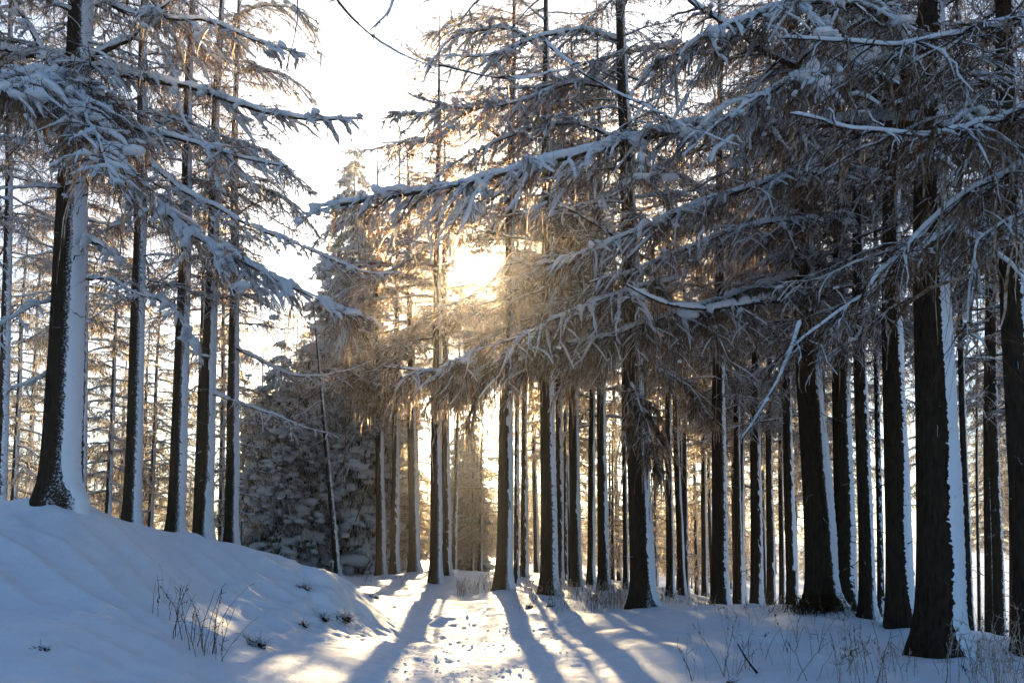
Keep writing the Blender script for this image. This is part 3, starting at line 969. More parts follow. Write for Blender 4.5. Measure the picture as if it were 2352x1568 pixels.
hero('L1', [(150, 428, 13.4), (225, 414, 13), (260, 400, 12.8)], .022, snow=1.1, sec=.4, spacing=.2, hang=.3, fine=.6)
hero('L1', [(140, 430, 13.4), (90, 430, 13.0), (25, 433, 12.7), (-30, 436, 12.6)], .026, snow=1.1, sec=.5, spacing=.2, hang=.4, fine=.6)
hero('L1', [(155, 155, 13.4), (100, 128, 13.1), (65, 127, 13), (0, 110, 12.8), (-80, 100, 12.7)], .075, snow=1.6, sec=.8, spacing=.12, hang=.7, fine=.8)
hero('L1', [(150, 200, 13.2), (110, 150, 12.8), (80, 90, 12.7), (50, 40, 12.6), (20, -10, 12.5)], .06, snow=1.9, sec=.6, spacing=.15, hang=.5, fine=.7)
hero('L1', [(170, 180, 13), (120, 165, 11.2), (60, 180, 9.6), (0, 200, 8.6)], .04, snow=2.4, sec=1.0, spacing=.06, hang=2.4, fine=1.6, strl=.45, clump=2)
hero('L1', [(180, 190, 13), (190, 215, 11), (200, 260, 9.6), (230, 330, 8.8), (270, 430, 8.3)], .03, snow=1.6, sec=.8, spacing=.06, hang=2.6, fine=2.0, strl=.42, clump=1.5)
hero('L2', [(332, 678, 20.9), (370, 692, 20.5), (400, 712, 20.2), (425, 757, 20.1), (448, 800, 20), (466, 838, 20)], .035, snow=4.2, sec=.5, spacing=.10, hang=1.2, fine=1.0, strl=.3, clump=3)
hero('L1', [(200, 640, 13.6), (250, 640, 13), (300, 665, 12.7), (345, 680, 12.5)], .030, snow=1.4, sec=.6, spacing=.14, hang=.8)
hero('L1', [(192, 552, 13.6), (235, 565, 13), (280, 600, 12.7)], .04, snow=2.6, sec=.6, spacing=.1, hang=1.2)
hero('L1', [(120, 690, 13.6), (70, 700, 13), (0, 745, 12.4), (-60, 780, 12)], .03, snow=1.3, sec=.8, spacing=.11, hang=1.2)
hero('L1', [(110, 860, 13.6), (60, 880, 13), (0, 900, 12.6)], .022, snow=1.1, sec=.6, spacing=.11, hang=1.0)
hero('L5', [(545, 800, 25.9), (600, 830, 25), (660, 862, 24.5), (720, 872, 24.2), (790, 858, 24), (860, 835, 24)], .05, snow=1.1, sec=1.0, spacing=.14, hang=.6)
hero('L4', [(492, 905, 24.8), (560, 930, 24), (620, 952, 23.6), (700, 985, 23.4), (760, 1000, 23.3)], .045, snow=1.3, sec=1.0, spacing=.14, hang=.6)
hero('L5', [(537, 45, 25.9), (600, 20, 25), (660, 25, 24.6), (725, 60, 24.4)], .045, snow=1.4, sec=1.3, spacing=.10, hang=1.2, fine=1.3)
hero('L5', [(538, 170, 25.9), (600, 160, 25), (650, 175, 24.6), (712, 215, 24.4)], .045, snow=1.4, sec=1.3, spacing=.10, hang=1.2, fine=1.3)
hero('L4', [(488, 330, 24.9), (560, 330, 24), (630, 360, 23.6), (700, 430, 23.4)], .045, snow=1.5, sec=1.2, spacing=.10, hang=1.3, fine=1.3)
hero('L5', [(540, 430, 25.9), (600, 430, 25), (670, 470, 24.6), (735, 540, 24.4)], .045, snow=1.5, sec=1.2, spacing=.10, hang=1.3, fine=1.3)
# right-hand trees
hero('R13', [(2105, 285, 11.6), (1950, 286, 11.2), (1800, 290, 10.9), (1700, 288, 10.7), (1600, 292, 10.5), (1450, 322, 10.2), (1300, 362, 9.9), (1100, 415, 9.5), (950, 446, 9.3), (830, 462, 9.2), (720, 490, 9.1)], .072, snow=1.9, sec=.95, spacing=.075, hang=1.5, fine=1.2, strl=.34, clump=1.8)
hero('R8', [(1830, 690, 17.3), (1760, 690, 15.2), (1700, 697, 14.0), (1600, 707, 12.6), (1520, 690, 11.9), (1440, 655, 11.5)], .085, snow=1.2, sec=.4, spacing=.45, hang=.3, fine=.4, clump=.4)
hero('R8', [(1830, 632, 17.3), (1740, 655, 15.8), (1640, 690, 14.6), (1560, 715, 13.8), (1450, 755, 13.2), (1300, 797, 12.8), (1150, 837, 12.5), (1010, 853, 12.3), (880, 842, 12.2)], .056, snow=1.1, sec=1.2, spacing=.06, hang=3.6, fine=1.5, strl=.48, clump=.8)
hero('R8', [(1560, 640, 14.8), (1450, 665, 13.4), (1320, 705, 12.8), (1200, 755, 12.4), (1090, 795, 12.2), (1010, 838, 12.1)], .024, snow=1.4, sec=.9, spacing=.055, hang=3.4, fine=1.4, strl=.40, clump=1.2)
hero('R13', [(2095, 262, 11.6), (1950, 205, 11), (1790, 140, 10.5), (1690, 75, 10.2), (1590, 0, 10), (1500, -70, 9.8)], .075, snow=1.0, sec=.9, spacing=.10, hang=1.2, fine=.9)
hero('R13', [(2100, 180, 11.6), (1980, 150, 10.6), (1860, 170, 9.8), (1740, 225, 9.2), (1640, 290, 8.9)], .04, snow=1.9, sec=1.0, spacing=.06, hang=2.0, fine=1.2, strl=.38, clump=2.2)
hero('R13', [(2100, 60, 11.5), (1960, 20, 10.6), (1820, 20, 9.9), (1700, 60, 9.5), (1590, 120, 9.2), (1500, 160, 9.1)], .045, snow=1.6, sec=1.0, spacing=.06, hang=1.9, fine=1.2, strl=.36, clump=2)
hero('R12', [(2030, 420, 14.6), (1900, 400, 13.8), (1760, 420, 13.2), (1600, 470, 12.8), (1450, 540, 12.5), (1330, 590, 12.4), (1230, 615, 12.3)], .05, snow=1.6, sec=1.1, spacing=.065, hang=2.0, fine=1.2, strl=.36, clump=1.4)
hero('R10', [(1965, 520, 16.2), (1840, 500, 15.4), (1700, 510, 14.8), (1560, 560, 14.4), (1440, 610, 14.2), (1340, 640, 14.1)], .05, snow=1.3, sec=1.2, spacing=.07, hang=2.0, fine=1.2, strl=.38)
hero('C10', [(1440, 560, 19.6), (1380, 520, 19), (1290, 470, 18.4), (1240, 440, 18.2)], .05, snow=1.3, sec=.9, spacing=.12, hang=.8)
hero('C10', [(1450, 880, 19.5), (1470, 905, 18.6), (1490, 960, 18.2), (1510, 1030, 18.1), (1520, 1080, 18.1)], .028, snow=.7, sec=.6, spacing=.05, hang=5, strl=.5, strr=.009)
hero('C10', [(1455, 840, 19.5), (1520, 850, 18.5), (1590, 900, 18), (1620, 950, 17.8)], .03, snow=.7, sec=.8, spacing=.07, hang=4.0, strl=.42, strr=.008)
hero('M4', [(1005, 850, 30.4), (960, 870, 29.3), (900, 890, 28.6), (850, 880, 28.3), (800, 850, 28.2)], .05, snow=1.0, sec=1.1, spacing=.07, hang=4.2, strl=.6, strr=.013)
hero('C1', [(1150, 760, 25.4), (1100, 790, 24.6), (1040, 850, 24.2), (1010, 900, 24.1)], .04, snow=1.1, sec=1.1, spacing=.06, hang=4.2, strl=.55, strr=.011)
hero('C4', [(1250, 850, 22.9), (1180, 830, 22.2), (1110, 850, 21.8), (1050, 890, 21.6)], .035, snow=1.0, sec=1.1, spacing=.06, hang=4.2, strl=.5, strr=.010)
hero('C4', [(1245, 300, 22.9), (1180, 250, 22), (1090, 245, 21.5), (1000, 262, 21.2), (900, 268, 21)], .055, snow=1.6, sec=1.1, spacing=.10, hang=1.2, fine=1)
hero('C4', [(1250, 120, 22.9), (1180, 70, 22), (1110, 75, 21.5), (1030, 100, 21.2), (985, 150, 21)], .05, snow=1.5, sec=1.1, spacing=.10, hang=1.2, fine=1)
hero('C10', [(1430, 100, 19.6), (1330, 70, 19), (1230, 90, 18.4), (1120, 130, 18), (1010, 130, 17.8)], .05, snow=1.5, sec=1.2, spacing=.09, hang=1.3)
hero('C1', [(1165, 330, 25.4), (1110, 290, 24.8), (1040, 300, 24.3), (960, 330, 24), (880, 335, 23.9)], .045, snow=1.4, sec=1.1, spacing=.10, hang=1.2)
hero('C10', [(1425, 210, 19.6), (1330, 190, 19), (1220, 225, 18.5), (1100, 245, 18.2), (1000, 235, 18), (940, 215, 18)], .045, snow=1.5, sec=1.2, spacing=.09, hang=1.0, fine=1.3)
hero('C10', [(1430, 330, 19.6), (1320, 285, 19), (1210, 300, 18.5), (1100, 345, 18.2), (1010, 385, 18)], .045, snow=1.4, sec=1.2, spacing=.09, hang=1.2, fine=1.3)
hero('R2', [(1645, 130, 22.9), (1520, 110, 21.5), (1380, 140, 20.5), (1250, 200, 20), (1130, 210, 19.8)], .05, snow=1.5, sec=1.3, spacing=.09, hang=1.1, fine=1.3)
hero('R2', [(1650, 330, 22.9), (1540, 370, 22), (1430, 430, 21), (1330, 480, 20.6), (1250, 500, 20.4)], .05, snow=1.4, sec=1.2, spacing=.09, hang=1.2, fine=1.3)
hero('M4', [(1003, 330, 30.4), (950, 320, 29.6), (890, 340, 29), (830, 345, 28.8)], .05, snow=1.2, sec=1.2, spacing=.12, hang=.8)
hero('M4', [(1004, 150, 30.4), (960, 130, 29.6), (915, 100, 29.2)], .04, snow=1.1, sec=1.2, spacing=.12, hang=.8)
hero('M4', [(1004, 560, 30.4), (950, 590, 29.6), (890, 625, 29), (800, 660, 28.8), (740, 690, 28.8)], .05, snow=1.3, sec=1.4, spacing=.10, hang=1.2)
hero('M3', [(945, 470, 35.8), (880, 470, 35), (800, 500, 34.5), (720, 560, 34)], .06, snow=1.3, sec=1.6, spacing=.12, hang=1.2)
hero('C4', [(1252, 640, 22.9), (1180, 600, 22), (1120, 660, 21.5), (1040, 700, 21.2), (960, 705, 21)], .04, snow=1.2, sec=1.0, spacing=.11, hang=1.0, fine=1.3)
hero('C3', [(1206, 60, 32.9), (1130, 40, 32), (1050, 60, 31.5), (960, 90, 31.2)], .05, snow=1.3, sec=1.6, spacing=.11, hang=1.1, fine=1.3)
hero('C3', [(1206, 420, 32.9), (1140, 440, 32), (1060, 480, 31.5), (980, 490, 31.2)], .05, snow=1.3, sec=1.4, spacing=.11, hang=1.1, fine=1.3)
hero('M5', [(1021, 60, 33.9), (1090, 30, 33), (1160, 50, 32.6)], .05, snow=1.3, sec=1.5, spacing=.11, hang=1.1, fine=1.3)
hero('M5', [(1021, 440, 33.9), (960, 430, 33), (890, 470, 32.6), (830, 520, 32.4)], .05, snow=1.3, sec=1.5, spacing=.11, hang=1.1, fine=1.3)
hero('M2', [(914, 610, 36.9), (860, 600, 36), (800, 620, 35.6), (730, 680, 35.4)], .05, snow=1.3, sec=1.5, spacing=.11, hang=1.1, fine=1.3)
hero('M2', [(914, 820, 36.9), (860, 850, 36), (790, 870, 35.6), (700, 900, 35.4)], .05, snow=1.3, sec=1.5, spacing=.11, hang=1.1, fine=1.3)
hero('C8', [(1372, 250, 26.4), (1300, 200, 25.6), (1220, 160, 25.2), (1120, 170, 25)], .05, snow=1.3, sec=1.5, spacing=.10, hang=1.1, fine=1.3)
# from the tree outside the view on the right: near and slightly out of focus
hero('OUTR', [(2680, -60, 6.2), (2500, 20, 5.8), (2352, 45, 5.5), (2200, 76, 5.2), (2050, 95, 5.0), (1900, 88, 4.9), (1790, 78, 4.9)], .026, snow=.9, sec=.6, spacing=.07, hang=1.6, fine=1.2, strl=.26, strr=.0045)
hero('OUTR', [(2680, 330, 6.2), (2500, 255, 5.8), (2352, 262, 5.5), (2250, 292, 5.2), (2150, 320, 5.0), (2000, 332, 4.8), (1850, 318, 4.7), (1770, 303, 4.7)], .024, snow=1.1, sec=.6, spacing=.06, hang=2.2, fine=1.4, strl=.34, strr=.0048)
hero('OUTR', [(2680, 180, 6.2), (2500, 270, 5.8), (2350, 360, 5.5), (2170, 465, 5.3), (2050, 562, 5.2), (1950, 650, 5.1), (1850, 722, 5.1), (1790, 768, 5.1)], .020, snow=1.15, sec=.5, spacing=.055, hang=1.8, fine=1.8, strl=.30, strr=.0042)
hero('OUTR', [(1840, 735, 5.1), (1805, 830, 5.1), (1770, 900, 5.1), (1740, 960, 5.15), (1705, 1010, 5.2)], .007, snow=1.0, sec=.2, spacing=.07, hang=1.4, fine=1.6, strl=.14, strr=.004)
hero('OUTR', [(2660, -200, 6.2), (2200, -140, 5.6), (1700, -60, 5.5), (1200, -6, 5.6), (1000, -4, 5.7), (770, -6, 5.8), (690, -18, 5.8)], .030, snow=.7, clump=0, sec=.4, spacing=.25, hang=.6, fine=.8, strl=.2, strr=.004)
hero('OUTR', [(772, -4, 5.8), (800, 30, 5.8), (850, 75, 5.85), (900, 108, 5.9), (960, 136, 5.9), (1010, 150, 5.9)], .010, snow=.4, clump=0, sec=.25, spacing=.22, hang=.3, fine=1.2, strl=.1, strr=.003)
hero('OUTR', [(1008, 150, 5.9), (1090, 172, 5.95), (1200, 176, 6), (1310, 160, 6.1), (1430, 118, 6.2)], .008, snow=.4, clump=0, sec=.3, spacing=.18, hang=.4, fine=1.4, strl=.1, strr=.003)
hero('OUTR', [(1250, 95, 6.3), (1340, 170, 6.3), (1450, 235, 6.3), (1570, 300, 6.2), (1700, 342, 6.1)], .009, snow=.5, clump=0, sec=.35, spacing=.16, hang=.5, fine=1.4, strl=.12, strr=.003)
hero('OUTR', [(684, -10, 5.8), (684, 60, 5.8), (662, 140, 5.8), (640, 222, 5.8)], .007, snow=0, sec=.15, spacing=.2, hang=.3, fine=1.6, strl=.08, strr=.0028)
hero('OUTR', [(905, -10, 5.8), (895, 25, 5.8), (870, 52, 5.8), (850, 70, 5.8)], .007, snow=.45, sec=.25, spacing=.08, hang=1.0, fine=1.2, strl=.1, strr=.003)
hero('R19', [(2320, 560, 11), (2250, 520, 10.4), (2170, 540, 9.9), (2100, 600, 9.6)], .03, snow=1.5, sec=.9, spacing=.06, hang=2.2, strl=.4)
hero('R19', [(2320, 300, 11), (2260, 260, 10.4), (2190, 290, 9.9), (2130, 360, 9.6)], .03, snow=1.7, sec=.9, spacing=.06, hang=2.2, strl=.4)
hero('OUTR', [(2680, 420, 6.0), (2480, 420, 5.4), (2330, 480, 5.2), (2230, 560, 5.1), (2200, 700, 5.1), (2195, 820, 5.1)], .010, snow=1.1, sec=.35, spacing=.05, hang=1.8, fine=1.4, strl=.30, strr=.0045)


# ------------------------------------------------------------------ crowns for the trees farther back
def merge_crown(r, n, z0, z1, lmax, parts, kind='larch', shape=.8):
    """one crown mesh out of many boughs"""
    W, S = MB(), MB()
    az = 0
    for i in range(n):
        f = (i + .5) / n
        f = f ** .9
        z = z0 + (z1 - z0) * f
        az += 2.4 + r.uniform(-.5, .5)
        if kind != 'larch':
            z = round(z / .62) * .62 + r.uniform(-.1, .1)
        l = (lmax * (1 - f) ** shape * r.uniform(.65, 1.15) + .2)
        if kind == 'larch':
            l *= min(1, .55 + f * 3)
        tilt = r.uniform(-.12, .25) if kind == 'larch' else r.uniform(.15, .5) * (1 - f) + .0
        c, s = math.cos(az), math.sin(az)
        ct, st = math.cos(tilt), math.sin(tilt)
        R = np.array([[c, -s, 0], [s, c, 0], [0, 0, 1]]) @ np.array([[ct, 0, st], [0, 1, 0], [-st, 0, ct]]) * (l / 3)
        (v, q, m), (v2, q2, m2) = parts[int(r.integers(len(parts)))]
        v = v @ R.T + [0, 0, z]
        for mm in np.unique(m):
            pass
        W.v.append(v); W.q.append(q + W.n); W.m.append(m); W.n += len(v)
        v2 = v2 @ R.T + [0, 0, z]
        S.v.append(v2); S.q.append(q2 + S.n); S.m.append(m2); S.n += len(v2)
    return W, S


def lod_parts(seed, k=4, **kw):
    res = []
    for i in range(k):
        r = np.random.default_rng(seed + i)
        P = [(0, 0, 0), (1, .05, -.02), (2, -.05, kw.get('dz', -.2)), (3, 0, kw.get('dz', -.2) * 1.1)]
        a = {x: y for x, y in kw.items() if x != 'dz'}
        wd, sn = bough(r, P, .045, lod=1, **a)
        res.append((wd.arrays(), sn.arrays()))
    return res


LP = lod_parts(500, 5, sec=1.3, spacing=.16, hang=1.5, fine=.9, strl=.34, strr=.013, snow=1.2, clump=.8)
CROWNS = []
for i, (z0, z1, lm, n) in enumerate([(5.5, 19, 3.1, 56), (6.5, 20, 2.9, 50), (2.0, 15, 3.0, 60), (1.0, 12, 2.8, 54)]):
    W_, S_ = merge_crown(np.random.default_rng(40 + i), n, z0, z1, lm, LP)
    CROWNS.append((W_.mesh('crown', [M_LIMB, M_RIME, M_FINE]), S_.mesh('snow_load', [M_SNOW]), z1))
FTR = []
for i in range(3):
    r = np.random.default_rng(60 + i)
    mb, zz, rad, ctr = trunk_mesh(r, .21, 19.5, 9, 16, 0, 26)
    cr = crust_mesh(r, zz, rad, ctr, math.radians(165), math.radians(55), 19.5, 4, 34, .12)
    FTR.append((mb.mesh('trunk', [M_BARK, M_LIMB]), cr.mesh('snow_crust', [M_CRUST])))


def far_tree(x, y, var, s, rz, label, group, name='larch_tree', thin=1.0):
    t = thing(name, label, 'tree', (x, y, GZ(x, y) - .05), (random.uniform(-.02, .02), random.uniform(-.025, .025), 0), group)
    t.scale = (s, s, s)
    k = random.randrange(3)
    zt = CROWNS[var][2] / 19.5
    a = link('trunk', FTR[k][0], t); a.scale = (thin, thin, zt)
    a = link('snow_crust', FTR[k][1], t); a.scale = (thin, thin, zt)
    c = link('crown', CROWNS[var][0], t); c.rotation_euler = (0, 0, rz)
    c2 = link('snow_load', CROWNS[var][1], c)
    return t


fr = random.Random(5)
placed = [(o.location.x, o.location.y) for o in TREES.values()]


def free(x, y, d):
    return all((x - a) ** 2 + (y - b) ** 2 > d * d for a, b in placed)


def sow(n, X0, X1, D0, D1, var, label, group, s=(.85, 1.1), thin=1.0, dmin=1.7):
    c = tries = 0
    while c < n and tries < n * 30:
        tries += 1
        D = math.sqrt(fr.uniform(D0 * D0, D1 * D1))
        X = fr.uniform(X0, X1)
        x = (X - 1176) / F * D
        if not free(x, D, dmin):
            continue
        v = fr.choice(var)
        sc = fr.uniform(*s)
        # keep the open sky, and the lane of sunlight that reaches the path
        ht = CROWNS[v][2] * sc
        Xs = X
        Yt = px(np.array([[x, D, ht]]))[1][0]
        if 640 < Xs < 960 and Yt < 470:
            continue
        if 1035 < Xs < 1150 and D < 95 and Yt < 700:
            continue
        far_tree(x, D, v, sc, fr.uniform(0, 6.28), label, group, thin=thin)
        placed.append((x, D))
        c += 1
    return c


# spruces, dense and heavy with snow, behind the end of the bank
SP = lod_parts(700, 4, sec=1.15, spacing=.11, hang=1.9, fine=1.1, strl=.30, strr=.020, snow=1.9, clump=1.7, dz=-.9, droop=.7, csz=3.6)
for (wd, sn) in SP:
    wd[2][wd[2] > 0] = 1
SPC = []
for i, (z1, lm, n) in enumerate([(19, 3.6, 150), (11.5, 3.0, 95)]):
    W_, S_ = merge_crown(np.random.default_rng(80 + i), n, .5, z1, lm, SP, 'spruce', .58)
    SPC.append((W_.mesh('crown', [M_LIMB, M_NEEDLE]), S_.mesh('snow_load', [M_SNOW]), z1))


def spruce(X, D, var, s, label):
    x = (X - 1176) / F * D
    t = thing('spruce_tree', label, 'tree', (x, D, GZ(x, D) - .1), (0, 0, 0))
    t.scale = (s, s, s)
    a = link('trunk', FTR[0][0], t); a.scale = (.9, .9, SPC[var][2] / 19.5)
    c = link('crown', SPC[var][0], t); c.rotation_euler = (0, 0, fr.uniform(0, 6))
    link('snow_load', SPC[var][1], c)
    placed.append((x, D))


sow(7, 1140, 1720, 27, 44, [0, 1], 'high-crowned larch standing among the trunks right of the sun', 'high-crowned larches right of the sun', (.95, 1.1), .7)
spruce(640, 39, 1, .95, 'low spruce with a big white snow pillow on its boughs, left of the leaning larch')
spruce(742, 43, 1, 1.15, 'drooping snow-laden spruce directly behind the leaning larch')
spruce(805, 42, 0, 1.12, 'tall dark spruce rising under the patch of open sky, left of the sun')
spruce(700, 49, 0, .72, 'dark spruce between the low pillow-topped one and the tall one')
spruce(590, 44, 1, .8, 'short spruce right of the rightmost bank-crest larch')
spruce(868, 44, 1, 1.0, 'spruce mostly hidden by the pair of slim larches')
spruce(905, 52, 0, .62, 'snowy spruce behind the pair of slim larches past the bank')
spruce(1075, 50, 1, .85, 'shadowy snow-dusted spruce behind the dry grass left of the stout path-side larch')
sow(5, -80, 620, 30, 46, [0, 1], 'larch with its crown high above the young golden ones behind the snowbank', 'high-crowned larches behind the snowbank', (.9, 1.1), .75)
sow(9, -60, 560, 30, 44, [2, 3], 'backlit young larch with low golden crown behind the snowbank', 'young larches behind the snowbank', (.8, 1.05), .7)
sow(18, -150, 700, 105, 132, [2, 3, 2], 'distant larch far behind the snowbank at the left', 'distant larches behind the snowbank')
sow(8, 940, 1420, 38, 50, [3], 'young low-crowned larch in the wood behind the middle trunks', 'young larches behind the middle trunks', (.6, .9), .7)
sow(17, 1230, 1900, 30, 52, [0, 1], 'slender larch in the shady depth of the right-hand wood', 'slender larches deep in the right-hand wood', (.85, 1.05), .72)
sow(8, 600, 930, 36, 56, [0, 1], 'slim larch added among the spruces to shade the snowbank', 'slim larches added to shade the snowbank', (.7, .88), .7)  # extra larches, added to keep the sun off the bank face
sow(8, 1250, 1750, 36, 60, [3], 'low-crowned larch in the depth between the path-edge trunks', 'low-crowned larches right of the middle', (.7, 1.0), .7)
sow(12, 1850, 2500, 26, 60, [0, 1], 'slender larch standing before the bright field at the right', 'slender larches before the bright field', (.8, 1.05), .6)
sow(40, 560, 1800, 108, 135, [2, 3, 3], 'far larch closing the view at the end of the wood', 'far larches closing the view', dmin=1.2)
sow(10, 1700, 2450, 60, 100, [0, 1], 'far larch beyond the bright field', 'far larches beyond the field')


sow(76, 560, 2010, 72, 112, [3], 'short young larch in the thicket that closes the view between the trunks', 'thicket of young larches in the distance', (.5, .78), .55, 1.0)
sow(14, 930, 1270, 70, 112, [3], 'short young larch in the glow below the sun', 'short young larches below the sun', (.5, .8), .5, 1.0)
sow(22, 1280, 1700, 58, 88, [3], 'short frosted larch glimpsed between the trunks right of the path', 'short frosted larches right of the path', (.5, .75), .5, 1.0)
sow(24, -80, 600, 58, 98, [3], 'short backlit larch low behind the snowbank', 'short larches low behind the snowbank', (.6, .9), .6)


# ------------------------------------------------------------------ small growth and litter
def stems(name, label, cat, spots, hts, lean=.18, rad=.0035, heads=.4, mat_=M_GRASS, seed=1, group=None, stuff=False, side=0.25):
    """a clump of dry stalks, some with seed heads and side shoots"""
    r = np.random.default_rng(seed)
    n = len(spots)
    cx, cy_ = np.mean([s[0] for s in spots]), np.mean([s[1] for s in spots])
    gz0 = GZ(cx, cy_)
    mb = MB()
    K = 6
    s = np.linspace(0, 1, K)
    B = np.array([(x - cx, y - cy_, GZ(x, y) - gz0 - .03) for x, y in spots])
    h = r.uniform(hts[0], hts[1], n)
    a = r.uniform(0, 2 * math.pi, n)
    le = np.abs(r.standard_normal(n)) * lean
    d = np.stack([np.cos(a) * le, np.sin(a) * le, np.ones(n)], -1)
    Q = B[:, None] + d[:, None] * (h[:, None] * s)[..., None]
    bend = np.stack([np.cos(a), np.sin(a), -.4 * np.ones(n)], -1) * (r.uniform(0, .22, n) * h)[:, None]
    Q += bend[:, None] * (s ** 2.5)[:, None]
    Q[:, 1:] += r.standard_normal((n, K - 1, 3)) * .006
    mb.add(*tubes(Q, rad * 1.25 * r.uniform(.6, 1.4, n)[:, None] * (1 - .5 * s), 2), 0)
    # side shoots
    m = int(n * side * 7)
    if m:
        i = r.integers(0, n, m); k = r.integers(2, K, m)
        b = Q[i, k]
        dd = norm(r.standard_normal((m, 3)) + [0, 0, .8]) * r.uniform(.03, .12, m)[:, None]
        P2 = b[:, None] + dd[:, None] * np.linspace(0, 1, 3)[:, None]
        mb.add(*tubes(P2, np.full((m, 3), rad * .9), 2), 0)
    # frosted seed heads
    hv = np.where(r.random(n) < heads)[0]
    if len(hv):
        rep = 5
        i = np.repeat(hv, rep)
        u = r.uniform(.72, 1.0, len(i)) * (K - 1)
        b0 = np.clip(u.astype(int), 0, K - 2)
        f = (u - b0)[:, None]
        c = Q[i, b0] * (1 - f) + Q[i, b0 + 1] * f + r.standard_normal((len(i), 3)) * .008
        S = np.stack([r.uniform(.004, .009, len(i)), r.uniform(.004, .009, len(i)), r.uniform(.008, .020, len(i))], 1)
        mb.add(*blobs(c, S, r.uniform(0, 6, len(i)), seed, 4, 3), 0)
    o = link(name, mb.mesh(name, [mat_]), None)
    o.location = (cx, cy_, gz0)
    o['label'] = label
    if stuff:
        o['kind'] = 'stuff'
    else:
        o['category'] = cat
    if group:
        o['group'] = group
    return o


def spots_px(lst, D, jit, n, r):
    """points around picture columns at a distance"""
    res = []
    for _ in range(n):
        X = r.uniform(*lst)
        d = D + r.uniform(-jit, jit)
        res.append(((X - 1176) / F * d, d))
    return res


rr = random.Random(11)
stems('dry_grass', 'pale gold backlit dry grass in the snow between the middle trunks', 'grass', spots_px((1050, 1135), 26.5, .8, 90, rr), (.25, .62), .10, .006, .8, seed=2, stuff=True)
stems('dry_grass', 'pale gold backlit dry grass left and right of the second stout trunk', 'grass', spots_px((1205, 1330), 22.6, .8, 90, rr), (.2, .55), .14, .0055, .8, seed=3, stuff=True)
stems('dry_grass', 'tall backlit dry grass left of the big path-edge larch', 'grass', spots_px((1345, 1450), 20.6, .8, 150, rr), (.25, .62), .12, .0055, .85, seed=4, stuff=True)
stems('dry_grass', 'backlit dry grass right of the big path-edge larch', 'grass', spots_px((1510, 1640), 21.2, .6, 60, rr), (.15, .45), .15, .005, .7, seed=5, stuff=True)
stems('dry_grass', 'thin dark stalks standing in the snow below the second stout trunk', 'grass', spots_px((1190, 1400), 20.0, 1.4, 60, rr), (.15, .5), .22, .0035, .15, seed=6, stuff=True, mat_=M_FINE)
stems('dry_grass', 'thick growth of frosted stalks at the right foreground corner', 'grass', spots_px((2215, 2400), 8.6, .8, 95, rr), (.25, .8), .20, .0030, .2, seed=8, stuff=True, side=.6)
stems('dry_grass', 'sparse dry stalks scattered over the snow before the right-hand trunks', 'grass', spots_px((1560, 2240), 10.6, 2.0, 95, rr), (.2, .62), .28, .0026, .04, seed=9, stuff=True, mat_=M_FINE)
stems('dry_grass', 'stubble of short stalks at the feet of the right-hand trunks', 'grass', spots_px((1640, 2060), 16.5, 1.8, 110, rr), (.1, .4), .3, .0035, .3, seed=10, stuff=True)
stems('dry_grass', 'thin stubble on the far snow before the spruces', 'grass', spots_px((760, 990), 30, 3.5, 60, rr), (.08, .3), .25, .004, .2, seed=12, stuff=True, mat_=M_FINE)
stems('dead_weed', 'tuft of tall bare stalks with frosted stems on the face of the snowbank', 'weed', spots_px((395, 520), 10.5, .5, 34, rr), (.3, .85), .28, .0036, .1, seed=14, mat_=M_FINE, side=.4)
stems('dead_weed', 'few leaning stalks left of the tuft on the snowbank', 'weed', spots_px((350, 405), 12.0, .4, 9, rr), (.25, .6), .2, .0035, .1, seed=15, mat_=M_FINE)
stems('dead_weed', 'pale weed with curled frosted leaves in front of the nearest trunk', 'weed', spots_px((2150, 2195), 8.8, .3, 5, rr), (.5, .8), .1, .004, .9, seed=16, side=1)
stems('dead_weed', 'pale frosted seed stalks left of the nearest trunk', 'weed', spots_px((1890, 2075), 8.9, .5, 24, rr), (.3, .6), .2, .0035, .9, seed=17, side=.8)
stems('dead_weed', 'lone bent grass stalk at the right edge of the sunlit path', 'weed', spots_px((1650, 1665), 9.8, .2, 3, rr), (.6, .8), .3, .004, .4, seed=18)


def tuft(X, D, sz, label, seed, n=60, up=.8):
    n *= 2
    """dark earth and heather showing through the snow: a lump with wiry stalks"""
    r = np.random.default_rng(seed)
    x = (X - 1176) / F * D
    z = GZ(x, D)
    t = thing('heather_tuft', label, 'tuft', (x, D, z))
    c = np.stack([r.uniform(-.8, .8, 9) * sz, r.uniform(-.5, .5, 9) * sz, r.uniform(-.3, .05, 9) * sz], -1)
    S = np.stack([r.uniform(.2, .45, 9), r.uniform(.2, .45, 9), r.uniform(.15, .4, 9)], 1) * sz
    mb = MB(); mb.add(*blobs(c, S, r.uniform(0, 6, 9), seed, 9, 7))
    link('soil', mb.mesh('soil', [M_SOIL]), t)
    b = c[r.integers(0, 9, n)]
    d = norm(r.standard_normal((n, 3)) + [0, -.5, up]) * (r.uniform(.6, 2.2, n) * sz)[:, None]
    s = np.linspace(0, 1, 4)
    Q = b[:, None] + d[:, None] * s[:, None]
    Q[..., 2] -= .5 * sz * s ** 2
    mb = MB(); mb.add(*tubes(Q, np.full((n, 4), .003) * (1 - .6 * s), 3))
    link('stalks', mb.mesh('stalks', [M_FINE]), t)
    k = max(3, n // 10)
    p = c[r.integers(0, 9, k)] + [0, 0, .35 * sz]
    mb = MB(); mb.add(*blobs(p, np.stack([r.uniform(.15, .4, k), r.uniform(.15, .3, k), r.uniform(.06, .12, k)], 1) * sz, r.uniform(0, 6, k), seed + 1, 8, 5))
    link('snow_cap', mb.mesh('snow_cap', [M_SNOW]), t)


